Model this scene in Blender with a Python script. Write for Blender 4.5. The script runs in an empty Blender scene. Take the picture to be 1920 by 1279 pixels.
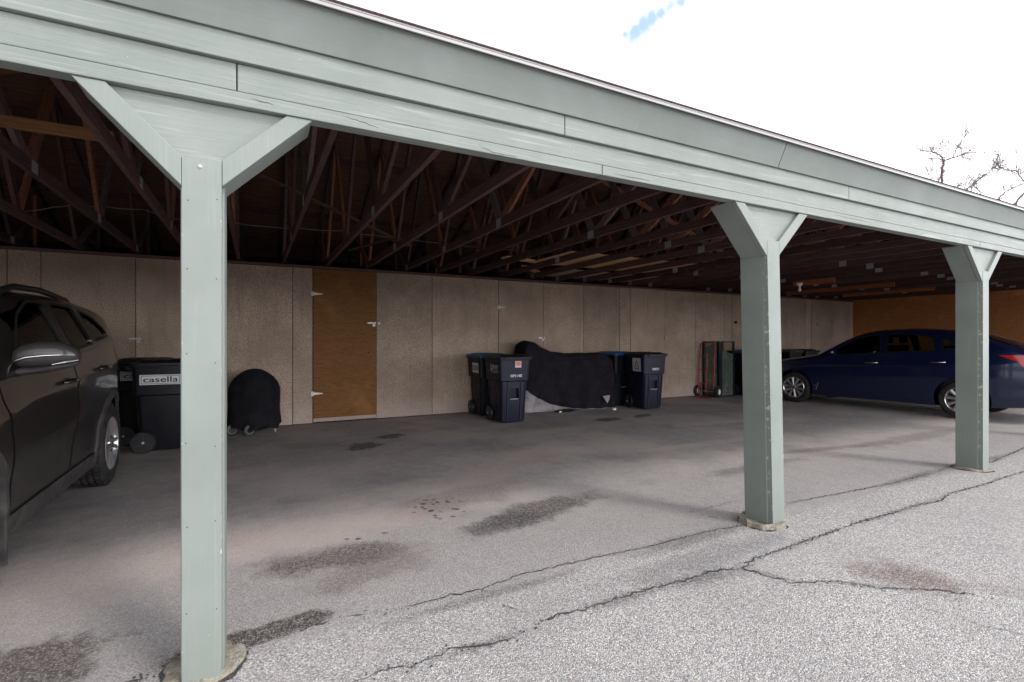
import bpy, bmesh, math, random
from mathutils import Vector, Matrix, noise as mnoise
R = math.radians
random.seed(7)
S = bpy.context.scene
COL = S.collection

# ------------------------------------------------------------------ camera, sky, sun, exposure
CAM = Vector((0.0, -2.201, 1.30))
F_PX, CX, CY = 930.0, 960.0, 638.0
YAW = math.atan2(930.0, 1790.0)
cd = bpy.data.cameras.new('camera'); cam = bpy.data.objects.new('camera', cd); COL.objects.link(cam)
cam.location = CAM; cam.rotation_euler = (R(90), 0, -YAW)
cd.sensor_width = 36; cd.lens = 36 * F_PX / 1920; cd.shift_y = -0.00078
cd.clip_start = 0.05; cd.clip_end = 2000
S.camera = cam
CE, SE = math.cos(math.pi/2 - YAW), math.sin(math.pi/2 - YAW)
def ray(px, py):
    ce, se = 0.88737908, 0.46104053
    u = (px - CX) / F_PX; v = (CY - py) / F_PX
    return Vector((u*ce + se, -u*se + ce, v))
def at_z(px, py, z=0.0):
    r = ray(px, py); return CAM + r * ((z - CAM.z) / r.z)
def at_y(px, py, y):
    r = ray(px, py); return CAM + r * ((y - CAM.y) / r.y)

W = bpy.data.worlds.new('World'); S.world = W; W.use_nodes = True
nt = W.node_tree; N = nt.nodes; L = nt.links; N.clear()
SUN_EL, SUN_AZ = R(48), R(150)       # azimuth measured clockwise from +y
out = N.new('ShaderNodeOutputWorld'); bg = N.new('ShaderNodeBackground'); bg.inputs['Strength'].default_value = 0.12
sky = N.new('ShaderNodeTexSky'); sky.sky_type = 'NISHITA'; sky.sun_disc = False
sky.sun_elevation = SUN_EL; sky.sun_rotation = SUN_AZ
tc = N.new('ShaderNodeTexCoord')
# thin white overcast with one small opening of blue
dirn = ray(1222, 38).normalized()
dirn2 = ray(1262, 8).normalized()
dirn3 = ray(1188, 54).normalized()
nz = N.new('ShaderNodeTexNoise'); nz.inputs['Scale'].default_value = 20; nz.inputs['Detail'].default_value = 6
L.new(tc.outputs['Generated'], nz.inputs['Vector'])
acc = None
for dd, rad in [(ray(*q_).normalized(), r_) for q_, r_ in (((1172, 64), .030), ((1188, 56), .048), ((1206, 46), .045), ((1222, 36), .040), ((1240, 24), .034), ((1258, 12), .046), ((1278, 4), .044))]:
    vm = N.new('ShaderNodeVectorMath'); vm.operation = 'DISTANCE'; vm.inputs[1].default_value = dd
    L.new(tc.outputs['Generated'], vm.inputs[0])
    mr = N.new('ShaderNodeMapRange'); mr.inputs['From Min'].default_value = rad; mr.inputs['From Max'].default_value = 0.0
    L.new(vm.outputs['Value'], mr.inputs['Value'])
    if acc is None: acc = mr.outputs[0]
    else:
        mx = N.new('ShaderNodeMath'); mx.operation = 'MAXIMUM'; L.new(acc, mx.inputs[0]); L.new(mr.outputs[0], mx.inputs[1]); acc = mx.outputs[0]
ad = N.new('ShaderNodeMath'); ad.operation = 'MULTIPLY_ADD'; ad.inputs[1].default_value = 1.5; L.new(nz.outputs['Fac'], ad.inputs[0])
sb = N.new('ShaderNodeMath'); sb.operation = 'SUBTRACT'; sb.inputs[1].default_value = 1.25; L.new(acc, sb.inputs[0]); L.new(sb.outputs[0], ad.inputs[2])
hole = N.new('ShaderNodeMapRange'); hole.inputs['From Min'].default_value = 0.0; hole.inputs['From Max'].default_value = 0.40; hole.inputs['To Max'].default_value = 0.9; hole.interpolation_type = 'SMOOTHSTEP'
L.new(ad.outputs[0], hole.inputs['Value'])
nz2 = N.new('ShaderNodeTexNoise'); nz2.inputs['Scale'].default_value = 2.6; nz2.inputs['Detail'].default_value = 5
L.new(tc.outputs['Generated'], nz2.inputs['Vector'])
cr = N.new('ShaderNodeValToRGB')
cr.color_ramp.elements[0].position = 0.33; cr.color_ramp.elements[0].color = (0.84, 0.87, 0.93, 1)
cr.color_ramp.elements[1].position = 0.6; cr.color_ramp.elements[1].color = (1, 1, 1, 1)
L.new(nz2.outputs['Fac'], cr.inputs[0])
cl = N.new('ShaderNodeMix'); cl.data_type = 'RGBA'; cl.blend_type = 'MULTIPLY'; cl.inputs[0].default_value = 1
cl.inputs[7].default_value = (9.5, 9.5, 9.7, 1); L.new(cr.outputs[0], cl.inputs[6])
mxs = N.new('ShaderNodeMix'); mxs.data_type = 'RGBA'
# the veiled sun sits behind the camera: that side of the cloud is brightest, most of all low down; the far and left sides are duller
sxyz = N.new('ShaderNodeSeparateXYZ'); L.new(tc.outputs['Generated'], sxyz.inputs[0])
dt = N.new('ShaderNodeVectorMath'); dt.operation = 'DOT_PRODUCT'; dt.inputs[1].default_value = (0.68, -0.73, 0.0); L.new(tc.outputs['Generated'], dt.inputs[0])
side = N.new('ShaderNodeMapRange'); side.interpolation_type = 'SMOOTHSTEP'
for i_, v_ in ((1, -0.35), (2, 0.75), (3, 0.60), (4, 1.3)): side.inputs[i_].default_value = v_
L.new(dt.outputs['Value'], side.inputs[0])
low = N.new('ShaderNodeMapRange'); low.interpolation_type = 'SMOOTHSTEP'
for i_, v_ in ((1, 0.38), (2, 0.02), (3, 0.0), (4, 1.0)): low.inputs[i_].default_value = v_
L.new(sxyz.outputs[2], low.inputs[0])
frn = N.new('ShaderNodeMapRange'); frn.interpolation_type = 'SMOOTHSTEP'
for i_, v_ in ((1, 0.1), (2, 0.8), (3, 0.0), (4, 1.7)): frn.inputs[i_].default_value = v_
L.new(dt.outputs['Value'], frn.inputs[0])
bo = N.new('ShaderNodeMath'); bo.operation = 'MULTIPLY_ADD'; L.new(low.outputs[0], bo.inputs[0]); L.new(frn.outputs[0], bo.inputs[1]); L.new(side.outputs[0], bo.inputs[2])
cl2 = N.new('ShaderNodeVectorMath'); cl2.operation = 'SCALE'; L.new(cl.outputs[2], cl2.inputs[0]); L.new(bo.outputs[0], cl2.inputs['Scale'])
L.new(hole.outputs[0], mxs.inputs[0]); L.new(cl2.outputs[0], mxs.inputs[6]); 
sg_ = N.new('ShaderNodeVectorMath'); sg_.operation = 'MULTIPLY'; sg_.inputs[1].default_value = (1.9, 1.75, 1.5); L.new(sky.outputs[0], sg_.inputs[0])
L.new(sg_.outputs[0], mxs.inputs[7])
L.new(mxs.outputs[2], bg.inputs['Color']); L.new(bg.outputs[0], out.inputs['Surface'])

sd = bpy.data.lights.new('sun', 'SUN'); so = bpy.data.objects.new('sun', sd); COL.objects.link(so)
sd.energy = 1.0; sd.angle = R(14); sd.color = (1.0, 0.96, 0.9)
sdir = Vector((math.sin(SUN_AZ)*math.cos(SUN_EL), math.cos(SUN_AZ)*math.cos(SUN_EL), math.sin(SUN_EL)))
so.rotation_euler = sdir.to_track_quat('Z', 'Y').to_euler(); so.location = (0, -10, 20)
S.view_settings.view_transform = 'Standard'; S.view_settings.look = 'None'
S.view_settings.exposure = 0.95; S.view_settings.gamma = 1; S.view_settings.use_curve_mapping = False
S.cycles.max_bounces = 10; S.cycles.diffuse_bounces = 6; S.cycles.use_denoising = True

# ------------------------------------------------------------------ materials
def M(name, col, rough=0.7, metal=0.0, spec=0.4, coat=0.0):
    m = bpy.data.materials.new(name); m.use_nodes = True
    b = m.node_tree.nodes['Principled BSDF']
    b.inputs['Base Color'].default_value = (*col, 1); b.inputs['Roughness'].default_value = rough
    b.inputs['Metallic'].default_value = metal; b.inputs['Specular IOR Level'].default_value = spec
    b.inputs['Coat Weight'].default_value = coat; b.inputs['Coat Roughness'].default_value = 0.06
    return m
def bsdf(m): return m.node_tree.nodes['Principled BSDF']
def nn(m, t): return m.node_tree.nodes.new(t)
def ln(m, a, b): m.node_tree.links.new(a, b)
def coords(m, scale=(1, 1, 1), kind='Object'):
    t = nn(m, 'ShaderNodeTexCoord'); mp = nn(m, 'ShaderNodeMapping'); mp.inputs['Scale'].default_value = scale
    ln(m, t.outputs[kind], mp.inputs[0]); return mp.outputs[0]
def noise(m, vec, scale, detail=4, rough=0.55, dist=0.0):
    n = nn(m, 'ShaderNodeTexNoise'); n.inputs['Scale'].default_value = scale; n.inputs['Detail'].default_value = detail
    n.inputs['Roughness'].default_value = rough; n.inputs['Distortion'].default_value = dist
    ln(m, vec, n.inputs['Vector']); return n.outputs['Fac']
def ramp(m, fac, stops):
    r = nn(m, 'ShaderNodeValToRGB'); e = r.color_ramp.elements
    while len(e) < len(stops): e.new(0.5)
    for i, (p, c) in enumerate(stops):
        e[i].position = p; e[i].color = (*c, 1) if len(c) == 3 else c
    ln(m, fac, r.inputs[0]); return r.outputs[0]
def mix(m, fac, a, b, mode='MIX'):
    x = nn(m, 'ShaderNodeMix'); x.data_type = 'RGBA'; x.blend_type = mode
    for i, v in ((0, fac), (6, a), (7, b)):
        if hasattr(v, 'node'): ln(m, v, x.inputs[i])
        elif i == 0: x.inputs[0].default_value = v
        else: x.inputs[i].default_value = (*v, 1)
    return x.outputs[2]
def math_(m, op, a, b=None, c=None):
    x = nn(m, 'ShaderNodeMath'); x.operation = op
    for i, v in enumerate((a, b, c)):
        if v is None: continue
        if hasattr(v, 'node'): ln(m, v, x.inputs[i])
        else: x.inputs[i].default_value = v
    return x.outputs[0]
def maprange(m, v, a, b, c=0.0, d=1.0, smooth=True):
    x = nn(m, 'ShaderNodeMapRange'); x.interpolation_type = 'SMOOTHSTEP' if smooth else 'LINEAR'
    for i, q in ((1, a), (2, b), (3, c), (4, d)): x.inputs[i].default_value = q
    ln(m, v, x.inputs[0]); return x.outputs[0]
def bump(m, h, strength=0.3, dist=0.01):
    b = nn(m, 'ShaderNodeBump'); b.inputs['Strength'].default_value = strength; b.inputs['Distance'].default_value = dist
    ln(m, h, b.inputs['Height']); ln(m, b.outputs[0], bsdf(m).inputs['Normal'])
def setcol(m, c): ln(m, c, bsdf(m).inputs['Base Color'])

SAGE = (0.216, 0.240, 0.221)
def paint(name, axis, grain=0.5, smooth=False, edge=False):
    m = M(name, SAGE, 0.55, spec=0.35)
    sc = {'x': (0.35, 9, 9), 'z': (9, 9, 0.35), 'd': (2, 9, 2)}[axis]
    v = coords(m, sc); p = coords(m)
    g = noise(m, v, 9.0, 6, 0.65, 0.6)
    blot = noise(m, p, 1.7, 5, 0.6)
    dirt = noise(m, p, 11, 6, 0.7)
    c = ramp(m, blot, [(0.25, (0.172, 0.198, 0.178)), (0.55, SAGE), (0.8, (0.255, 0.277, 0.257))])
    lg = noise(m, v, 4.0, 3, 0.5, 1.2)
    c = mix(m, maprange(m, lg, 0.55, 0.72, 0, 0.40 * grain), c, (0.42, 0.45, 0.41))
    c = mix(m, maprange(m, g, 0.37, 0.25, 0, 0.75 * grain), c, (0.10, 0.12, 0.105))
    c = mix(m, maprange(m, dirt, 0.66, 0.8, 0, 0.35), c, (0.22, 0.24, 0.22))
    chips = noise(m, p, 70, 2, 0.4)
    c = mix(m, maprange(m, chips, 0.79, 0.81, 0, 0.8), c, (0.62, 0.6, 0.52))
    if edge:      # paint knocked off along the two long arrises, splash dirt near the ground
        sx = nn(m, 'ShaderNodeSeparateXYZ'); ln(m, p, sx.inputs[0])
        ax = math_(m, 'ABSOLUTE', sx.outputs[0]); en = noise(m, p, 26, 5, 0.75)
        e = math_(m, 'ADD', ax, math_(m, 'MULTIPLY', math_(m, 'SUBTRACT', en, 0.62), 0.05))
        c = mix(m, maprange(m, e, 0.0618, 0.0628, 0, 0.8), c, (0.55, 0.52, 0.45))
        lowz = math_(m, 'ADD', sx.outputs[2], math_(m, 'MULTIPLY', dirt, 0.5))
        c = mix(m, maprange(m, lowz, 0.62, 0.22, 0, 0.40), c, (0.17, 0.19, 0.17))
        sm_ = noise(m, coords(m, (3, 3, 1)), 3.2, 4, 0.6)
        c = mix(m, maprange(m, sm_, 0.60, 0.68, 0, 0.18), c, (0.20, 0.235, 0.225))
    setcol(m, c)
    bump(m, g, 0.12 if smooth else 0.45 * grain + 0.05, 0.006)
    return m
PAINT_X = paint('painted_rough_board', 'x', 1.0)
PAINT_LAP = paint('painted_lap_board', 'x', 0.65)
PAINT_Z = paint('painted_post_board', 'z', 0.18, True)
PAINT_E = paint('painted_post_front', 'z', 0.22, True, True)
PAINT_D = paint('painted_brace_board', 'z', 0.28)
PAINT_F = paint('painted_smooth_fascia', 'x', 0.10, True)
PAINT_G = paint('painted_plywood', 'x', 0.8)

def wood(name, c1, c2, axis='y', rough=0.8):
    m = M(name, c1, rough, spec=0.2)
    sc = {'y': (14, 0.7, 14), 'x': (0.7, 14, 14), 'z': (14, 14, 0.7)}[axis]
    oi = nn(m, 'ShaderNodeObjectInfo')
    v = coords(m, sc); vv = nn(m, 'ShaderNodeVectorMath'); vv.operation = 'ADD'
    ln(m, v, vv.inputs[0]); ln(m, oi.outputs['Location'], vv.inputs[1])
    g = noise(m, vv.outputs[0], 5, 5, 0.6, 0.5)
    c = ramp(m, g, [(0.3, c2), (0.65, c1)])
    b = math_(m, 'MULTIPLY_ADD', oi.outputs['Random'], 0.6, 0.7)
    hs = nn(m, 'ShaderNodeHueSaturation'); ln(m, c, hs.inputs['Color']); ln(m, b, hs.inputs['Value'])
    setcol(m, hs.outputs[0]); bump(m, g, 0.25, 0.003)
    return m
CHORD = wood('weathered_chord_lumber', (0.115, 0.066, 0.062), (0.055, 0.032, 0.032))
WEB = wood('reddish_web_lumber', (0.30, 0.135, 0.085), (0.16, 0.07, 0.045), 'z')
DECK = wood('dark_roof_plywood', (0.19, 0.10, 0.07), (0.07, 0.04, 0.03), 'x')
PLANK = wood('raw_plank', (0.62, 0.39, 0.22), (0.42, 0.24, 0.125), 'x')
PLANKG = wood('greyed_plank', (0.50, 0.42, 0.38), (0.32, 0.26, 0.23), 'x')
ORANGE = wood('orange_plank', (0.38, 0.125, 0.05), (0.20, 0.06, 0.028), 'y')

def chipboard(name, c1, c2, c3, tint=0.0):
    m = M(name, c1, 0.85, spec=0.15)
    p = coords(m)
    oi = nn(m, 'ShaderNodeObjectInfo')
    f = noise(m, p, 85, 3, 0.7); big = noise(m, p, 1.6, 5, 0.6); mid = noise(m, p, 7, 4, 0.6)
    c = ramp(m, f, [(0.36, c2), (0.5, c1), (0.64, c3)])
    c = mix(m, maprange(m, big, 0.35, 0.7, 0, 0.7), c, tuple(x*0.62 for x in c1))
    strk = noise(m, coords(m, (5, 5, .5)), 2.2, 4, 0.6)
    c = mix(m, maprange(m, strk, 0.52, 0.72, 0, 0.4), c, tuple(x*0.55 for x in c1))
    c = mix(m, maprange(m, mid, 0.58, 0.75, 0, 0.25), c, tuple(x*0.6 for x in c1))
    spots = noise(m, p, 30, 2, 0.5)
    c = mix(m, maprange(m, spots, 0.74, 0.78, 0, 0.6), c, tuple(x*0.3 for x in c1))
    # dust and efflorescence splashed up the foot of the boards
    sx = nn(m, 'ShaderNodeSeparateXYZ'); ln(m, p, sx.inputs[0])
    hgt = math_(m, 'ADD', sx.outputs[2], math_(m, 'MULTIPLY', mid, 0.35))
    c = mix(m, maprange(m, hgt, 0.62, 0.2, 0, 0.42), c, (0.44, 0.37, 0.35))
    b = math_(m, 'MULTIPLY_ADD', oi.outputs['Random'], 0.26, 0.87)
    hs = nn(m, 'ShaderNodeHueSaturation'); ln(m, c, hs.inputs['Color']); ln(m, b, hs.inputs['Value'])
    setcol(m, hs.outputs[0]); bump(m, f, 0.2, 0.002)
    return m
BOARD = chipboard('particle_board', (0.375, 0.285, 0.218), (0.185, 0.13, 0.098), (0.53, 0.42, 0.335))
def brownboard(name, c1, c2, axis='x'):
    m = M(name, c1, 0.75, spec=0.2)
    p = coords(m); v = coords(m, (1.2, 1.2, 9) if axis == 'x' else (9, 9, 1.2))
    g = noise(m, v, 7, 6, 0.7, 0.8); f = noise(m, p, 90, 2, 0.6); big = noise(m, p, 2.2, 4, 0.6)
    c = ramp(m, g, [(0.3, c2), (0.6, c1)])
    c = mix(m, maprange(m, f, 0.45, 0.7, 0, 0.35), c, tuple(x*0.5 for x in c1))
    c = mix(m, maprange(m, big, 0.5, 0.75, 0, 0.5), c, tuple(min(1, x*1.5) for x in c1))
    setcol(m, c); bump(m, g, 0.15, 0.002); return m
DOORB = brownboard('brown_hardboard_door', (0.20, 0.093, 0.03), (0.10, 0.045, 0.016))
ENDB = brownboard('orange_brown_plywood', (0.48, 0.205, 0.075), (0.27, 0.105, 0.036))
DARKSTUD = M('dark_gap_framing', (0.03, 0.02, 0.016), 0.9)
CONC = M('rough_concrete', (0.40, 0.37, 0.30), 0.95)
_p = coords(CONC); _f = noise(CONC, _p, 60, 5, 0.7); _g = noise(CONC, _p, 14, 4)
setcol(CONC, mix(CONC, maprange(CONC, _g, 0.4, 0.7), ramp(CONC, _f, [(0.3, (0.10, 0.088, 0.07)), (0.5, (0.29, 0.265, 0.225)), (0.75, (0.46, 0.43, 0.38))]), (0.20, 0.18, 0.135)))
bump(CONC, _f, 0.8, 0.012)
GALV = M('galvanised_plate', (0.36, 0.35, 0.38), 0.55, 0.4)
ZINC = M('zinc_hardware', (0.46, 0.44, 0.42), 0.45, 0.6)
BRASS = M('dull_brass', (0.5, 0.36, 0.15), 0.4, 0.8)
WHITEM = M('white_enamel', (0.78, 0.78, 0.76), 0.4)
ALU = M('white_drip_edge_metal', (0.34, 0.33, 0.33), 0.45, 0.1)
SHING = M('red_brown_shingle', (0.11, 0.045, 0.04), 0.95)
_f = noise(SHING, coords(SHING), 120, 3); setcol(SHING, ramp(SHING, _f, [(0.35, (0.02, 0.009, 0.01)), (0.7, (0.10, 0.045, 0.042))]))
CABLE = M('grey_cable', (0.22, 0.2, 0.2), 0.6)
BLACKP = M('black_plastic', (0.012, 0.012, 0.016), 0.5)
def plastic(name, c, spec=0.35):
    m = M(name, c, 0.48, spec=spec); p = coords(m)
    d = noise(m, p, 9, 6, 0.7); f = noise(m, p, 160, 2)
    setcol(m, mix(m, maprange(m, d, 0.5, 0.8, 0, 0.5), c, tuple(min(1, x*1.6 + 0.008) for x in c)))
    r = maprange(m, d, 0.3, 0.8, 0.38, 0.7); ln(m, r, bsdf(m).inputs['Roughness']); bump(m, f, 0.08, 0.002); return m
NAVY = plastic('navy_bin_plastic', (0.007, 0.008, 0.023))
NAVYD = plastic('dark_bin_plastic', (0.003, 0.0035, 0.007))
BINLID = plastic('black_bin_lid', (0.009, 0.008, 0.013))
BLUELID = plastic('blue_bin_lid', (0.008, 0.085, 0.22))
GREYLID = plastic('grey_bin_lid', (0.07, 0.065, 0.085))
LABELW = M('white_label', (0.6, 0.6, 0.62), 0.6)
LABELO = M('orange_sticker', (0.72, 0.22, 0.10), 0.6)
LABELK = M('label_ink', (0.015, 0.015, 0.02), 0.6)
INKW = M('white_ink', (0.62, 0.62, 0.66), 0.6)
SPOKE = M('dull_spoke', (0.05, 0.05, 0.055), 0.6)
INKG = M('grey_ink', (0.28, 0.28, 0.33), 0.6)
PENCIL = M('pencil_mark', (0.16, 0.115, 0.09), 0.9)
RUBBER = M('tyre_rubber', (0.022, 0.021, 0.021), 0.85, spec=0.25)
_f = noise(RUBBER, coords(RUBBER), 14, 5); setcol(RUBBER, ramp(RUBBER, _f, [(0.35, (0.015, 0.015, 0.015)), (0.75, (0.055, 0.05, 0.047))]))
RIM = M('silver_rim', (0.62, 0.62, 0.63), 0.28, 0.85)
RIMD = M('dark_hub', (0.03, 0.03, 0.032), 0.5, 0.4)
def cloth(name, c, sc=38):
    m = M(name, c, 0.9, spec=0.15); p = coords(m); f = noise(m, p, 220, 2); g = noise(m, p, 6, 5, 0.6, 0.6)
    setcol(m, ramp(m, g, [(0.3, tuple(x*0.6 for x in c)), (0.7, tuple(x*1.5 for x in c))]))
    h = math_(m, 'MULTIPLY_ADD', f, 0.1, g); bump(m, h, 0.5, 0.02); return m
COVERB = cloth('black_cover_cloth', (0.012, 0.010, 0.014))
COVERG = cloth('grey_cover_cloth', (0.24, 0.22, 0.23))
GRILLC = cloth('black_grill_cover', (0.010, 0.010, 0.013))
REDM = M('red_tube_steel', (0.36, 0.018, 0.022), 0.4, spec=0.5)
def carpaint(name, c, dust, dustamt, fl=0.25):
    m = M(name, c, 0.35, 0.3, 0.5, coat=0.9); p = coords(m); d = noise(m, p, 5, 6, 0.7); f = noise(m, p, 130, 2, 0.6)
    sx = nn(m, 'ShaderNodeSeparateXYZ'); ln(m, p, sx.inputs[0])
    low = maprange(m, math_(m, 'ADD', sx.outputs[2], math_(m, 'MULTIPLY', d, 0.5)), 1.05, 0.45, 0.05, 1.0)
    fac = math_(m, 'MULTIPLY', low, math_(m, 'MULTIPLY', maprange(m, f, 0.3, 0.7, 0.6, 1.0), dustamt))
    setcol(m, mix(m, fac, c, dust))
    ln(m, math_(m, 'MULTIPLY_ADD', fac, 0.9, 0.3), bsdf(m).inputs['Roughness'])
    ln(m, math_(m, 'SUBTRACT', 0.95, math_(m, 'MULTIPLY', fac, 1.3)), bsdf(m).inputs['Coat Weight'])
    return m
SUVP = carpaint('dusty_charcoal_car_paint', (0.015, 0.0125, 0.0125), (0.075, 0.066, 0.062), 0.45)
SEDP = carpaint('navy_car_paint', (0.0025, 0.010, 0.055), (0.03, 0.03, 0.05), 0.08)
TRIM = M('black_trim', (0.012, 0.012, 0.013), 0.45)
CLAD = M('grey_cladding', (0.035, 0.032, 0.033), 0.7)
_f = noise(CLAD, coords(CLAD), 12, 5); setcol(CLAD, ramp(CLAD, _f, [(0.35, (0.025, 0.023, 0.024)), (0.75, (0.085, 0.075, 0.073))]))
CHROME = M('chrome', (0.75, 0.74, 0.74), 0.18, 1.0)
SEATM = M('dark_seat_cloth', (0.02, 0.02, 0.022), 0.9)
TAIL = M('red_tail_lens', (0.55, 0.012, 0.018), 0.12, spec=0.6, coat=1.0)
HEADL = M('clear_lens', (0.45, 0.46, 0.48), 0.1, 0.4)
def glassmat(name, tint, refl=0.10, ior=1.5):
    m = bpy.data.materials.new(name); m.use_nodes = True; n = m.node_tree.nodes; n.clear()
    o = n.new('ShaderNodeOutputMaterial'); t = n.new('ShaderNodeBsdfTransparent'); g = n.new('ShaderNodeBsdfGlossy')
    fr = n.new('ShaderNodeFresnel'); mxx = n.new('ShaderNodeMixShader'); fr.inputs['IOR'].default_value = ior
    t.inputs['Color'].default_value = (*tint, 1); g.inputs['Roughness'].default_value = 0.03
    m.node_tree.links.new(fr.outputs[0], mxx.inputs[0]); m.node_tree.links.new(t.outputs[0], mxx.inputs[1])
    m.node_tree.links.new(g.outputs[0], mxx.inputs[2]); m.node_tree.links.new(mxx.outputs[0], o.inputs[0]); return m
GLASS = glassmat('tinted_window_glass', (0.45, 0.5, 0.47), ior=1.6)
PRIV = glassmat('privacy_window_glass', (0.12, 0.11, 0.11), ior=1.6)
BULB = M('frosted_bulb', (0.8, 0.8, 0.78), 0.25)
BARK = M('dark_bark', (0.12, 0.088, 0.09), 0.9)
BUD = M('brown_bud', (0.11, 0.06, 0.055), 0.9)
DIRTYG = M('algae_green_dirty_glass', (0.10, 0.12, 0.095), 0.35, spec=0.5)
_p = coords(DIRTYG, (6, 6, 2)); _g = noise(DIRTYG, _p, 3, 5, 0.6, 1.5)
setcol(DIRTYG, ramp(DIRTYG, _g, [(0.3, (0.045, 0.06, 0.05)), (0.55, (0.10, 0.125, 0.10)), (0.75, (0.20, 0.22, 0.18))]))
CLEARG = glassmat('clear_tank_glass', (0.8, 0.82, 0.78))

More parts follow.
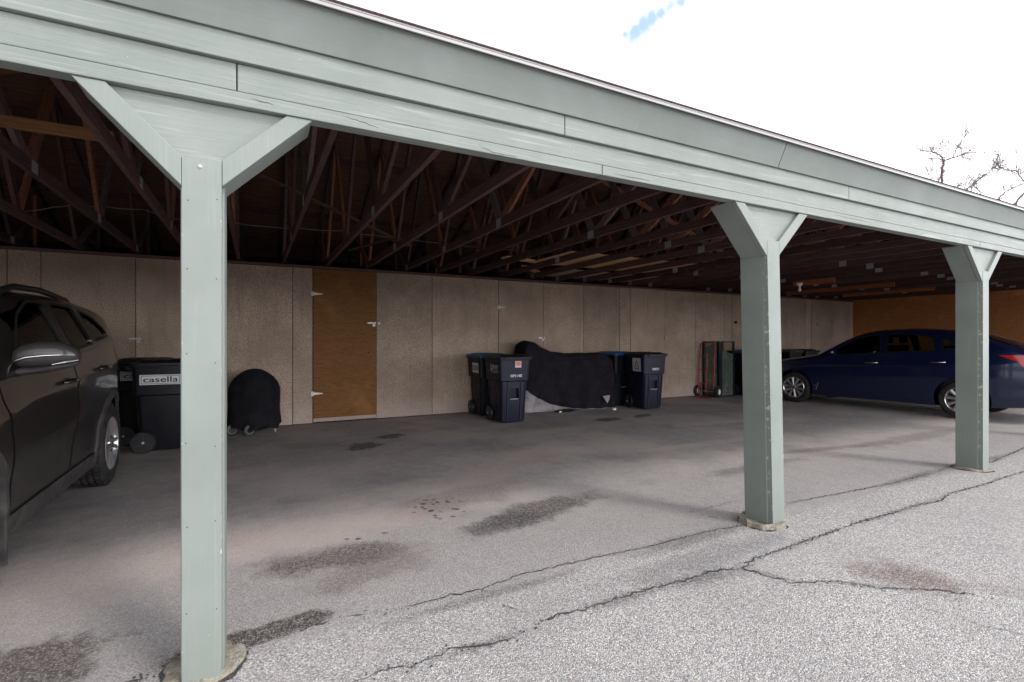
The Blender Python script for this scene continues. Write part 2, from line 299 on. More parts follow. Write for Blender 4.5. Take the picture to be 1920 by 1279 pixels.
# ground
GR = M('worn_asphalt', (0.3, 0.3, 0.3), 0.92, spec=0.25)
def build_ground_mat(m):
    p = coords(m)
    sx = nn(m, 'ShaderNodeSeparateXYZ'); ln(m, p, sx.inputs[0])
    wob = noise(m, p, 1.3, 5, 0.6); wob2 = noise(m, p, 0.55, 4, 0.6); fine = noise(m, p, 9, 5, 0.65)
    v = nn(m, 'ShaderNodeTexVoronoi'); v.inputs['Scale'].default_value = 160; ln(m, p, v.inputs['Vector'])
    vs = nn(m, 'ShaderNodeSeparateColor'); ln(m, v.outputs['Color'], vs.inputs[0])
    v2 = nn(m, 'ShaderNodeTexVoronoi'); v2.inputs['Scale'].default_value = 240; ln(m, p, v2.inputs['Vector'])
    vs2 = nn(m, 'ShaderNodeSeparateColor'); ln(m, v2.outputs['Color'], vs2.inputs[0])
    stone = ramp(m, vs.outputs[0], [(0.0, (0.19, 0.181, 0.186)), (0.25, (0.34, 0.326, 0.328)), (0.7, (0.47, 0.452, 0.45)), (0.92, (0.58, 0.56, 0.55)), (1.0, (0.74, 0.72, 0.69))])
    tan = mix(m, maprange(m, vs.outputs[1], 0.93, 0.95, 0, 0.55), stone, (0.42, 0.28, 0.17))
    v3 = nn(m, 'ShaderNodeTexVoronoi'); v3.inputs['Scale'].default_value = 66; ln(m, p, v3.inputs['Vector'])
    vs3 = nn(m, 'ShaderNodeSeparateColor'); ln(m, v3.outputs['Color'], vs3.inputs[0])
    big_ = math_(m, 'MULTIPLY', maprange(m, vs3.outputs[0], 0.80, 0.84), maprange(m, v3.outputs['Distance'], 0.42, 0.30))
    tan = mix(m, math_(m, 'MULTIPLY', big_, 0.8), tan, ramp(m, vs3.outputs[1], [(0.0, (0.20, 0.19, 0.195)), (0.5, (0.58, 0.55, 0.53)), (1.0, (0.72, 0.70, 0.67))]))
    gap = maprange(m, v.outputs['Distance'], 0.45, 0.75, 0, 0.55)
    outc = mix(m, gap, tan, (0.09, 0.088, 0.092))
    inst = ramp(m, vs2.outputs[0], [(0.0, (0.21, 0.193, 0.195)), (0.5, (0.36, 0.333, 0.33)), (0.93, (0.46, 0.43, 0.42)), (1.0, (0.62, 0.59, 0.57))])
    inst = mix(m, maprange(m, fine, 0.35, 0.7, 0, 0.3), inst, (0.16, 0.148, 0.147))
    # brown dust lying on the sheltered floor, floor colours lightened to offset the roof's shade
    dust = maprange(m, wob2, 0.42, 0.62, 0.12, 0.85)
    inc = mix(m, dust, inst, mix(m, 0.6, inst, (0.55, 0.465, 0.435)))
    darkp = maprange(m, wob, 0.5, 0.72, 0, 0.4)
    inc = mix(m, darkp, inc, (0.14, 0.13, 0.135))
    yy = math_(m, 'ADD', sx.outputs[1], math_(m, 'MULTIPLY_ADD', wob, 2.2, -1.1))
    fac = maprange(m, yy, 0.05, 2.1)
    # the older sheltered paving starts at the seam along the posts
    seam_ = maprange(m, math_(m, 'ADD', sx.outputs[1], math_(m, 'MULTIPLY', fine, 0.05)), 0.10, 0.20)
    outc = mix(m, math_(m, 'MULTIPLY', seam_, 0.5), outc, mix(m, 0.5, inst, (0.25, 0.225, 0.22)))
    c = mix(m, fac, outc, inc)
    c = mix(m, maprange(m, wob, 0.35, 0.7, 0, 0.25), c, (0.22, 0.21, 0.21))
    c = mix(m, maprange(m, noise(m, p, 3.4, 5, 0.7), 0.5, 0.72, 0, 0.22), c, (0.40, 0.35, 0.32))
    c = mix(m, maprange(m, noise(m, p, 24, 3, 0.6), 0.6, 0.75, 0, 0.3), c, (0.16, 0.152, 0.155))
    grit = maprange(m, noise(m, p, 38, 4, 0.7), 0.36, 0.54, 0.6, 1.0)
    stains = [  # cx, cy, rx, ry, rot, colour, strength, softness, noise scale
        (1.95, 1.08, 0.62, 0.20, 0.22, (0.070, 0.058, 0.056), 0.85, 0.5, 5),
        (1.55, 0.95, 0.35, 0.16, 0.1, (0.05, 0.046, 0.048), 0.6, 0.4, 6),
        (0.42, 0.93, 0.46, 0.20, -0.05, (0.085, 0.066, 0.062), 0.82, 0.55, 5),
        (0.62, 0.70, 0.40, 0.22, 0.3, (0.13, 0.10, 0.095), 0.55, 0.5, 4),
        (0.0, 0.25, 0.36, 0.085, 0.15, (0.055, 0.040, 0.038), 0.88, 0.25, 6),
        (-0.80, 0.42, 0.30, 0.22, 0.2, (0.075, 0.06, 0.056), 0.85, 0.3, 5),
        (3.18, -0.78, 0.27, 0.20, -0.9, (0.12, 0.075, 0.06), 0.72, 0.75, 5),
        (3.5, -1.15, 0.30, 0.10, -0.9, (0.18, 0.14, 0.125), 0.35, 0.6, 5),
        (1.20, 4.05, 0.25, 0.22, 0.3, (0.03, 0.022, 0.02), 0.8, 0.3, 8),
        (1.62, 4.52, 0.22, 0.16, 0.3, (0.03, 0.022, 0.02), 0.75, 0.3, 8),
        (5.15, 4.30, 0.32, 0.17, 0.2, (0.03, 0.02, 0.02), 0.85, 0.3, 8),
        (5.95, 4.35, 0.30, 0.12, 0.4, (0.035, 0.025, 0.022), 0.75, 0.35, 9),
        (1.55, 1.65, 0.7, 0.3, 0.25, (0.16, 0.12, 0.11), 0.5, 0.5, 3),
        (2.2, 2.3, 1.0, 0.35, 0.3, (0.50, 0.40, 0.37), 0.55, 0.5, 3),
        (0.35, 1.4, 0.8, 0.35, 0.1, (0.48, 0.39, 0.36), 0.55, 0.5, 3),
        (5.2, 2.2, 1.5, 0.10, -0.05, (0.52, 0.43, 0.40), 0.6, 0.5, 3),
        (6.0, 1.35, 0.9, 0.10, -0.15, (0.16, 0.11, 0.09), 0.6, 0.5, 5),
        (4.5, 1.15, 0.8, 0.14, 0.05, (0.09, 0.085, 0.088), 0.6, 0.5, 5),
        (2.4, -0.1, 0.9, 0.12, 0.02, (0.13, 0.125, 0.13), 0.5, 0.6, 5),
        (1.05, 0.10, 0.60, 0.045, 0.03, (0.09, 0.085, 0.09), 0.6, 0.8, 9),
        (2.55, 0.13, 0.55, 0.09, 0.0, (0.085, 0.08, 0.085), 0.6, 0.8, 8),
        (5.6, 0.22, 0.7, 0.07, 0.02, (0.07, 0.064, 0.066), 0.6, 0.8, 8),
        (7.0, 0.2, 0.7, 0.06, 0.02, (0.07, 0.064, 0.066), 0.65, 0.8, 8),
        (2.9, 2.75, 1.2, 0.30, -0.1, (0.55, 0.45, 0.41), 0.55, 0.8, 3),
        (0.9, 3.1, 1.1, 0.4, 0.2, (0.52, 0.42, 0.39), 0.45, 0.8, 3),
        (-0.6, 1.35, 0.7, 0.5, 0.2, (0.52, 0.43, 0.40), 0.55, 0.8, 3),
        (6.9, 3.2, 1.4, 0.12, -0.1, (0.54, 0.44, 0.40), 0.6, 0.7, 3),
        (4.0, 3.9, 1.2, 0.2, 0.05, (0.52, 0.42, 0.39), 0.5, 0.8, 3),
        (7.9, 1.2, 1.6, 0.16, 0.0, (0.12, 0.105, 0.10), 0.5, 0.5, 4),
    ]
    # grime gathered along the open cracks
    for pa, pb, wd, st_ in (((1085,1146),(1250,1097),.05,.6), ((1240,1100),(1400,1066),.075,.7), ((1400,1066),(1500,1094),.03,.5), ((1560,1092),(1700,1106),.035,.5), ((1430,1044),(1560,998),.03,.45), ((1600,985),(1780,928),.035,.5), ((780,1250),(1000,1178),.035,.5)):
        qa, qb = at_z(*pa), at_z(*pb); cc_ = (qa + qb)/2
        stains.append((cc_.x, cc_.y, (qb - qa).length*.55, wd, math.atan2(qb.y - qa.y, qb.x - qa.x), (0.085, 0.08, 0.085), st_, 0.9, 16))
    tcn = nn(m, 'ShaderNodeTexCoord')
    for (cx, cy, rx, ry, rot, colr, st, soft, ns) in stains:
        mp = nn(m, 'ShaderNodeMapping'); mp.vector_type = 'TEXTURE'
        mp.inputs['Location'].default_value = (cx, cy, 0); mp.inputs['Rotation'].default_value = (0, 0, rot); mp.inputs['Scale'].default_value = (rx, ry, 1)
        ln(m, tcn.outputs['Object'], mp.inputs[0])
        le = nn(m, 'ShaderNodeVectorMath'); le.operation = 'LENGTH'; ln(m, mp.outputs[0], le.inputs[0])
        d = math_(m, 'ADD', le.outputs['Value'], math_(m, 'MULTIPLY_ADD', noise(m, p, ns*.8, 6, 0.75), 2.3, -1.15))
        f = maprange(m, d, 1.0 + soft*0.4, 1.0 - soft, 0, min(1.0, st*1.12))
        f = math_(m, 'MULTIPLY', f, maprange(m, vs.outputs[2], 0.5, 1.0, 1.0, 0.35))
        f = math_(m, 'MULTIPLY', f, grit)
        c = mix(m, f, c, colr)
    # oil drips: a scatter of small spots inside two areas
    vd = nn(m, 'ShaderNodeTexVoronoi'); vd.inputs['Scale'].default_value = 15; ln(m, p, vd.inputs['Vector'])
    sp = maprange(m, math_(m, 'ADD', vd.outputs['Distance'], math_(m, 'MULTIPLY', fine, 0.5)), 0.60, 0.46)
    for (cx, cy, rx, ry) in ((1.27, 1.47, 0.25, 0.30), (0.66, 1.17, 0.16, 0.06)):
        mp = nn(m, 'ShaderNodeMapping'); mp.vector_type = 'TEXTURE'; mp.inputs['Location'].default_value = (cx, cy, 0); mp.inputs['Scale'].default_value = (rx, ry, 1)
        ln(m, tcn.outputs['Object'], mp.inputs[0])
        le = nn(m, 'ShaderNodeVectorMath'); le.operation = 'LENGTH'; ln(m, mp.outputs[0], le.inputs[0])
        f = math_(m, 'MULTIPLY', sp, maprange(m, le.outputs['Value'], 1.2, 0.5, 0, 0.85))
        c = mix(m, f, c, (0.035, 0.026, 0.026))
    setcol(m, c)
    hh = math_(m, 'MULTIPLY_ADD', v.outputs['Distance'], -1.0, math_(m, 'MULTIPLY', vs.outputs[0], 0.5))
    bn = nn(m, 'ShaderNodeBump'); bn.inputs['Distance'].default_value = 0.006
    ln(m, hh, bn.inputs['Height']); ln(m, maprange(m, fac, 0, 1, 0.75, 0.25), bn.inputs['Strength'])
    ln(m, bn.outputs[0], bsdf(m).inputs['Normal'])
build_ground_mat(GR)
CRACK = M('crack_dirt', (0.028, 0.026, 0.028), 1.0)
_f = noise(CRACK, coords(CRACK), 120, 3); setcol(CRACK, ramp(CRACK, _f, [(0.35, (0.015, 0.014, 0.016)), (0.7, (0.085, 0.08, 0.08))]))

# ------------------------------------------------------------------ mesh helpers
class MB:
    def __init__(s): s.v = []; s.f = []; s.mi = []; s.k = 0
    def add(s, vs, fs, mi=None):
        o = len(s.v); s.v += [tuple(v) for v in vs]; s.f += [tuple(i + o for i in f) for f in fs]
        s.mi += [s.k if mi is None else mi] * len(fs); return s
    def box(s, a, b, mi=None):
        x0, y0, z0 = a; x1, y1, z1 = b
        return s.add([(x0,y0,z0),(x1,y0,z0),(x1,y1,z0),(x0,y1,z0),(x0,y0,z1),(x1,y0,z1),(x1,y1,z1),(x0,y1,z1)],
                     [(0,3,2,1),(4,5,6,7),(0,1,5,4),(1,2,6,5),(2,3,7,6),(3,0,4,7)], mi)
    def prism(s, poly, y0, y1, mi=None):      # polygon in x,z pushed along y
        n = len(poly)
        return s.add([(x, y0, z) for x, z in poly] + [(x, y1, z) for x, z in poly],
                     [tuple(range(n)), tuple(reversed(range(n, 2*n)))] + [((i+1) % n, i, i + n, (i+1) % n + n) for i in range(n)], mi)
    def bar(s, p, q, w, h, up=(0, 0, 1), mi=None):
        p, q = Vector(p), Vector(q); d = (q - p).normalized(); sd = d.cross(Vector(up))
        if sd.length < 1e-4: sd = d.cross(Vector((1, 0, 0)))
        sd.normalize(); u = sd.cross(d)
        c = [sd*(w/2*a) + u*(h/2*b) for a, b in ((-1,-1),(1,-1),(1,1),(-1,1))]
        return s.add([p + k for k in c] + [q + k for k in c], [(3,2,1,0),(4,5,6,7),(0,1,5,4),(1,2,6,5),(2,3,7,6),(3,0,4,7)], mi)
    def tube(s, pts, r, n=8, mi=None, caps=True):
        pts = [Vector(p) for p in pts]; rs = r if isinstance(r, (list, tuple)) else [r]*len(pts)
        vs = []; fs = []; prev = None
        for i, p in enumerate(pts):
            d = (pts[min(i+1, len(pts)-1)] - pts[max(i-1, 0)])
            d = d.normalized() if d.length > 1e-9 else Vector((0, 0, 1))
            a = (prev - d*prev.dot(d)) if prev is not None else d.cross(Vector((0.3, 0.2, 0.93)))
            if a.length < 1e-5: a = d.cross(Vector((1, 0, 0)))
            a.normalize(); b = d.cross(a); prev = a
            vs += [p + (a*math.cos(t) + b*math.sin(t))*rs[i] for t in [2*math.pi*k/n for k in range(n)]]
        for i in range(len(pts)-1):
            for k in range(n): fs.append((i*n+k, i*n+(k+1) % n, (i+1)*n+(k+1) % n, (i+1)*n+k))
        if caps: fs += [tuple(reversed(range(n))), tuple(range((len(pts)-1)*n, len(pts)*n))]
        return s.add(vs, fs, mi)
    def lathe(s, prof, n=32, axis='z', center=(0, 0, 0), mi=None):   # prof: (radius, height along axis)
        vs = []; fs = []; c = Vector(center); m = len(prof)
        for k in range(n):
            t = 2*math.pi*k/n
            for r, h in prof:
                q = {'z': (r*math.cos(t), r*math.sin(t), h), 'y': (r*math.cos(t), h, -r*math.sin(t)), 'x': (h, r*math.cos(t), r*math.sin(t))}[axis]
                vs.append(c + Vector(q))
        for k in range(n):
            for i in range(m-1): fs.append((k*m+i, ((k+1) % n)*m+i, ((k+1) % n)*m+i+1, k*m+i+1))
        return s.add(vs, fs, mi)
    def rings(s, rings, caps=True, mi=None, closed=True):
        n = len(rings[0]); vs = [p for r in rings for p in r]; fs = []
        for i in range(len(rings)-1):
            for k in range(n if closed else n-1): fs.append((i*n+k, i*n+(k+1) % n, (i+1)*n+(k+1) % n, (i+1)*n+k))
        if caps: fs += [tuple(reversed(range(n))), tuple(range((len(rings)-1)*n, len(rings)*n))]
        return s.add(vs, fs, mi)
    def mesh(s, name, mats, smooth=None, bevel=0.0):
        me = bpy.data.meshes.new(name); me.from_pydata(s.v, [], s.f)
        for m in (mats if isinstance(mats, (list, tuple)) else [mats]): me.materials.append(m)
        me.polygons.foreach_set('material_index', s.mi)
        bm = bmesh.new(); bm.from_mesh(me)
        bmesh.ops.recalc_face_normals(bm, faces=bm.faces)
        if bevel: bmesh.ops.bevel(bm, geom=bm.edges[:], offset=bevel, segments=2, affect='EDGES', profile=0.6)
        bm.to_mesh(me); bm.free()
        if smooth is not None:
            me.polygons.foreach_set('use_smooth', [True]*len(me.polygons)); me.set_sharp_from_angle(angle=R(smooth))
        me.update(); return me
    def build(s, name, mats, parent=None, loc=None, smooth=None, bevel=0.0):
        o = bpy.data.objects.new(name, s.mesh(name, mats, smooth, bevel)); COL.objects.link(o)
        if parent is not None: o.parent = parent
        if loc is not None: o.location = loc
        return o
def link(name, me, parent=None, loc=None, rot=None):
    o = bpy.data.objects.new(name, me); COL.objects.link(o)
    if parent is not None: o.parent = parent
    if loc is not None: o.location = loc
    if rot is not None: o.rotation_euler = rot
    return o
def tag(o, label, cat, group=None):
    o['label'] = label; o['category'] = cat
    if group: o['group'] = group
    return o
def thing(name, label, cat, loc=(0, 0, 0), rz=0.0, group=None):
    o = bpy.data.objects.new(name, None); COL.objects.link(o); o.location = loc; o.rotation_euler = (0, 0, rz)
    o.empty_display_size = 0.2
    return tag(o, label, cat, group)
def structure(o): o['kind'] = 'structure'; return o
def copy_tree(o, parent=None):
    c = o.copy(); COL.objects.link(c)
    if parent is not None: c.parent = parent
    for ch in list(o.children): copy_tree(ch, c)
    return c
def boolean(me, cutters):
    o = bpy.data.objects.new('work', me); COL.objects.link(o); cs = []
    for cm in cutters:
        c = bpy.data.objects.new('cut', cm); COL.objects.link(c); cs.append(c)
        md = o.modifiers.new('b', 'BOOLEAN'); md.operation = 'DIFFERENCE'; md.object = c; md.solver = 'EXACT'
    dg = bpy.context.evaluated_depsgraph_get(); dg.update()
    r = bpy.data.meshes.new_from_object(o.evaluated_get(dg))
    for c in cs: bpy.data.objects.remove(c)
    bpy.data.objects.remove(o); return r
def text_flat(body, size, align='CENTER', bold=0.0):
    cu = bpy.data.curves.new('t', 'FONT'); cu.body = body; cu.size = size; cu.align_x = align; cu.align_y = 'CENTER'; cu.offset = bold
    o = bpy.data.objects.new('t', cu); COL.objects.link(o)
    dg = bpy.context.evaluated_depsgraph_get(); dg.update()
    me = bpy.data.meshes.new_from_object(o.evaluated_get(dg)); bpy.data.objects.remove(o)
    vs = [(v.co.x, v.co.y) for v in me.vertices]; fs = [tuple(p.vertices) for p in me.polygons]
    return vs, fs

# ------------------------------------------------------------------ ground
g = MB(); X0, X1, Y0, Y1 = -220, 260, -240, 240
g.add([(X0, Y0, 0), (X1, Y0, 0), (X1, Y1, 0), (X0, Y1, 0)], [(0, 1, 2, 3)])
structure(g.build('ground', GR))

def crack_strip(mb, pix, wmin, wmax, gap=0.12, jit=0.010, seed=0):
    wmin *= 1.2; wmax *= 1.45; jit = .016
    rnd = random.Random(seed); pts = [at_z(*p, 0.0) for p in pix]; dense = []
    for a, b in zip(pts, pts[1:]):
        n = max(2, int((b - a).length / 0.018))
        for i in range(n): dense.append(a.lerp(b, i / n))
    run = []
    def flush(run):
        if len(run) < 3: return
        vs = []; n = len(run)
        for i, (p, w) in enumerate(run):
            d = run[min(i+1, n-1)][0] - run[max(i-1, 0)][0]; d.z = 0
            if d.length < 1e-6: d = Vector((1, 0, 0))
            q = Vector((-d.y, d.x, 0)).normalized(); e = w*(0.15 if i in (0, n-1) else 1)
            vs += [(p.x + q.x*e, p.y + q.y*e, 0.004), (p.x - q.x*e*rnd.uniform(.3, 1), p.y - q.y*e, 0.004)]
        mb.add(vs, [(2*i, 2*i+1, 2*i+3, 2*i+2) for i in range(n-1)])
    for i, p in enumerate(dense):
        f = 0.5 + 0.5*mnoise.noise(Vector((i*0.11, seed*3.1, 0)))
        if mnoise.noise(Vector((i*0.07, seed*7.7, 4))) < -0.35 + gap*0.5 - 0.1: flush(run); run = []; continue
        o = Vector((mnoise.noise(Vector((i*0.45, seed, 1))), mnoise.noise(Vector((i*0.45, seed, 9))), 0))*jit*1.6
        run.append((p + o, (wmin + (wmax - wmin)*f*f)*rnd.uniform(0.5, 1.3)*0.5))
    flush(run)
    for p in dense:                                           # crumbled bits along the edges
        for _ in range(rnd.choice((0, 1, 2, 3, 4))):
            c = p + Vector((rnd.gauss(0, .020), rnd.gauss(0, .020), 0)); r = rnd.uniform(.0010, wmax*0.34)
            mb.add([(c.x + r*math.cos(t)*rnd.uniform(.5, 1.3), c.y + r*math.sin(t)*rnd.uniform(.5, 1.3), 0.0045) for t in (0, 1.2, 2.5, 3.7, 5)], [(0, 1, 2, 3, 4)])
ck = MB()
crack_strip(ck, [(560,1182),(650,1157),(747,1142),(847,1117),(897,1107),(980,1077),(1047,1062),(1120,1045),(1220,1025),(1330,996),(1400,985)], .003, .010, 0.1, seed=1)
crack_strip(ck, [(1478,945),(1530,934),(1600,921),(1680,905),(1740,889),(1795,872)], .003, .012, 0.1, seed=2)
crack_strip(ck, [(1858,868),(1880,858),(1930,836),(1990,812)], .006, .016, 0, seed=3)
crack_strip(ck, [(560,1310),(640,1285),(693,1270),(733,1253),(773,1250),(813,1233),(853,1215),(900,1213),(963,1198),(1007,1173),(1047,1152),(1080,1148),(1120,1135),(1200,1110),(1300,1084),(1339,1071),(1394,1067)], .003, .013, 0.2, seed=4)
crack_strip(ck, [(1394,1067),(1429,1078),(1487,1094),(1573,1090),(1651,1104),(1741,1106),(1842,1117)], .004, .013, 0.0, seed=5)
crack_strip(ck, [(1394,1067),(1413,1049),(1456,1034),(1538,1006),(1573,993),(1612,979),(1686,959),(1717,948),(1764,940),(1780,926),(1846,909),(1885,895),(1930,882),(2000,860)], .004, .016, 0.05, seed=6)
crack_strip(ck, [(1700,1128),(1741,1143),(1827,1170),(1920,1192),(1990,1212)], .001, .005, 0.3, seed=7)
crack_strip(ck, [(940,1135),(965,1143),(1000,1149),(1040,1151)], .001, .006, 0.2, seed=8)
crack_strip(ck, [(230,1285),(300,1262),(340,1240)], .006, .016, 0, seed=9)
crack_strip(ck, [(1290,962),(1340,950),(1400,934)], .001, .006, 0.3, seed=10)
for (fx, fr) in ((-.175, .148), (3.20, .155), (6.445, .155), (9.72, .155)):     # dirt packed in the joint round each footing
    rr_ = random.Random(int(fx*10)); n = 60; vs = []
    for k in range(n):
        t = 2*math.pi*k/n; o_ = fr*(.98 + .14*mnoise.noise(Vector((math.cos(t)*2, math.sin(t)*2, fx)))) + rr_.uniform(0, .012)
        vs += [(fx + fr*.9*math.cos(t), .11 + fr*.9*math.sin(t), .0048), (fx + o_*math.cos(t), .11 + o_*math.sin(t), .0048)]
    ck.add(vs, [(2*k, 2*k+1, (2*k+3) % (2*n), (2*k+2) % (2*n)) for k in range(n)])
structure(ck.build('ground_cracks', CRACK))

# ------------------------------------------------------------------ carport building
LX, RX = -7.2, 15.5
YB = 6.05
SL = 0.445
def under(y): return 2.635 + SL*y if y <= 4.2 else 2.635 + SL*(8.4 - y)
cp = thing('carport', 'long sage green timber carport with braced posts, open trusses and storage doors along its back', 'carport', (0, 0, 0))

POSTS = [(-6.85, 0), (-3.5, 0), (-0.175, 0), (3.172, 0.06), (6.445, 0.0), (9.72, 0), (13.0, 0)]
def poly_sub(parent, name, poly, y0, y1, mat, bevel=0.003):
    return MB().prism(poly, y0, y1).build(name, mat, parent, bevel=bevel)
core_me = MB().prism([(-.072, .012), (.072, .012), (.072, 2.205), (-.072, 2.205)], .036, .215).mesh('post', PAINT_Z, bevel=.004)
front_me = MB().prism([(-.064, .006), (.064, .006), (.064, 1.985), (-.064, 1.985)], 0.0, .0355)
for k in range(6):
    for sx_ in (-.048, .046):
        cx_, cz_ = sx_ + random.uniform(-.004, .004), .3 + k*.31 + random.uniform(-.03, .03)
        front_me.add([(cx_ + .0024*math.cos(t), -.0006, cz_ + .0024*math.sin(t)) for t in [math.pi*q/4 for q in range(8)]], [tuple(range(8))], 1)
front_me = front_me.mesh('front_board', [PAINT_E, DARKSTUD])
bl = [(-.0655, 1.875), (-.0655, 1.983), (-.290, 2.209), (-.384, 2.209)]
br = [(-x, z + .012) for x, z in reversed(bl)]; br[-1] = (.0655, 1.89); 
br = [(.0655, 1.89), (.389, 2.209), (.292, 2.209), (.0655, 1.992)]
def brace_mesh(p):
    mb = MB().prism(p, .001, .036)
    mb.prism([(x + (0.004 if x < 0 else -0.004)*0, z + .006) for x, z in p], .039, .205)
    return mb.mesh('brace', PAINT_D, bevel=.003)
bl_me, br_me = brace_mesh(bl), brace_mesh(br)
gus_me = MB().prism([(-.06, 1.96), (.06, 1.96), (.33, 2.208), (-.33, 2.208)], .028, .034).mesh('gusset_panel', PAINT_G)
for i, (px, lean) in enumerate(POSTS):
    p = link('post', core_me, cp, (px, 0, 0))
    if lean:
        me = core_me.copy()
        for v in me.vertices: v.co.x += lean*max(0, (1.9 - v.co.z)/1.9)
        p.data = me
    an = -lean/1.9
    link('front_board', front_me, p, (-1.9*math.sin(an), 0, 0), (0, an, 0)); link('brace', bl_me, p); link('brace', br_me, p); link('gusset_panel', gus_me, p)
    # concrete footing
    rnd = random.Random(i + 3); fb = MB(); n = 26; top = []; bot = []
    rx = .155 if i != 2 else .148
    for k in range(n):
        t = 2*math.pi*k/n; r = rx*(1 + rnd.uniform(-.10, .10))
        top.append((r*.93*math.cos(t), .11 + r*.93*math.sin(t)*1.0, (.020 if i != 3 else .040) + rnd.uniform(-.009, .006))); bot.append((r*math.cos(t), .11 + r*math.sin(t), -.02))
    fb.rings([bot, [(x*1.03, .11 + (y - .11)*1.03, .006) for x, y, z in top], top, [(x*.5, .11 + (y - .11)*.5, .02) for x, y, z in top]], True)
    link('concrete_footing', fb.mesh('concrete_footing', CONC, 60), cp, (px + lean + (.0 if i == 2 else -.03 if i == 3 else 0), 0, 0))
    if i in (2, 3, 4):
        pass
kn = MB().lathe([(0, -.006), (.004, -.005), (.0065, 0), (.004, .002)], 12, 'y', (-.175 - .006, -.002, 1.955)).build('paint_blob', WHITEM, cp)

BX = [LX - .05, 1.701, 4.03, 6.30, RX + .05]
def boards(name, cuts, y0, y1, z0, z1, mat, bev=.004, gap=.0022):
    for a, b in zip(cuts, cuts[1:]):
        MB().box((a + gap, y0, z0), (b - gap, y1, z1)).build(name, mat, cp, bevel=bev)
boards('header_board', [LX - .05, 1.701, 6.30, RX + .05], -.006, .062, 2.2105, 2.2645, PAINT_X)
boards('header_board', [LX - .05, -.06, 11.4, RX + .05], -.0045, .058, 2.266, 2.372, PAINT_X)
boards('siding_board', [LX - .05, 1.442, 4.03, 8.2, RX + .05], -.026, .05, 2.374, 2.52, PAINT_LAP)
boards('siding_board', [LX - .05, 3.0, RX + .05], -.012, .05, 2.522, 2.60, PAINT_LAP)
for pts in ([(647,219),(680,229),(716,242)], [(897,272),(925,286),(978,296)], [(470,185),(520,198)], [(1150,326),(1230,341)], [(1560,402),(1640,419)], [(1700,375),(1760,392)]):
    q = [at_y(x, y, -.0068) for x, y in pts]; dn = []
    for a, b in zip(q, q[1:]): dn += [a.lerp(b, i/6) + Vector((0, 0, .0015*math.sin(i*2.1))) for i in range(6)]
    ck2 = MB(); ck2.add([p + Vector((0, 0, w)) for i, p in enumerate(dn) for w in (.0002 + .0010*math.sin(math.pi*i/len(dn)), -.0002 - .0010*math.sin(math.pi*i/len(dn)))], [(2*i, 2*i+1, 2*i+3, 2*i+2) for i in range(len(dn)-1)])
    ck2.build('wood_check', DARKSTUD, cp)
# fascia, square to the rafters so it leans outward
ca, sa = math.cos(R(24)), math.sin(R(24))
fy, fz = -.040, 2.474
for a, b in ((LX - .1, 3.16), (3.165, 8.4), (8.405, RX + .1)):
    f = MB(); q = [(fy, fz), (fy - sa*.165, fz + ca*.165), (fy - sa*.165 + .03, fz + ca*.165 + .008), (fy + .03, fz + .012)]
    f.add([(a, y, z) for y, z in q] + [(b, y, z) for y, z in q], [(0,1,2,3), (7,6,5,4), (0,4,5,1), (1,5,6,2), (2,6,7,3), (3,7,4,0)])
    f.build('fascia_board', PAINT_F, cp, bevel=.003)
ey, ez = fy - sa*.165, fz + ca*.165
d = MB().box((LX - .12, ey - .022, ez - .006), (RX + .12, ey - .012, ez + .021)).box((LX - .12, ey - .027, ez - .010), (RX + .12, ey - .0225, ez - .003)).box((LX - .12, ey - .0245, ez + .008), (RX + .12, ey - .0222, ez + .0105)).box((LX - .12, ey - .014, ez + .012), (RX + .12, ey + .01, ez + .0145))
d.build('drip_edge', ALU, cp)
# roof
def roof_part(name, mat, off0, off1, ya, yb, ridge, xa, xb):
    m = MB(); pf = lambda y: under(y)
    for (a, b) in ((ya, 4.2), (4.2, yb)):
        ps = [(a, pf(a) + off0), (b, pf(b) + off0), (b, pf(b) + off1), (a, pf(a) + off1)]
        m.add([(xa, y, z) for y, z in ps] + [(xb, y, z) for y, z in ps], [(0,1,2,3), (7,6,5,4), (0,4,5,1), (1,5,6,2), (2,6,7,3), (3,7,4,0)])
    return m.build(name, mat, cp)
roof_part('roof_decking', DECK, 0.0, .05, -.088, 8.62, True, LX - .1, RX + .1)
roof_part('roof_shingles', SHING, .066, .0735, ey - .028, 8.66, True, LX - .14, RX + .14)

# back wall
JO = [(-7.15, 'p'), (-5.6, 'p'), (-4.4, 'd'), (-3.4, 'p'), (-2.69, 'p'), (-2.376, 'd'), (-1.415, 'd'), (-.42, 'p'), (.518, 'p'), (.804, 'D'), (1.778, 'p'), (2.73, 'p'), (4.007, 'd'), (4.968, 'p'),
      (5.922, 'p'), (6.85, 'p'), (7.143, 'd'), (8.136, 'p'), (9.081, 'p'), (10.05, 'p'), (10.33, 'd'), (11.35, 'p'), (12.4, 'p'), (13.25, 'p'), (13.506, 'd'), (14.5, 'p'), (15.5, 'e')]
MB().box((LX, YB + .022, 0.0), (RX, YB + .06, 2.40)).build('wall_framing', DARKSTUD, cp)
hinge_me = MB()
hinge_me.box((-.028, -.006, -.035), (-.002, 0, .035)); hinge_me.prism([(.004, -.022), (.14, -.006), (.14, .006), (.004, .022)], -.006, 0)
hinge_me.tube([(0, -.008, -.036), (0, -.008, .036)], .006, 8)
hinge_me = hinge_me.mesh('hinge', ZINC)
latch_me = MB(); latch_me.box((-.10, -.012, -.012), (.0, 0, .012)); latch_me.lathe([(0, -.03), (.016, -.028), (.018, -.014), (.01, -.004)], 12, 'y', (.02, 0, 0)); latch_me.box((-.02, -.016, -.055), (.02, -.004, -.02))
latch_me = latch_me.mesh('latch', ZINC)
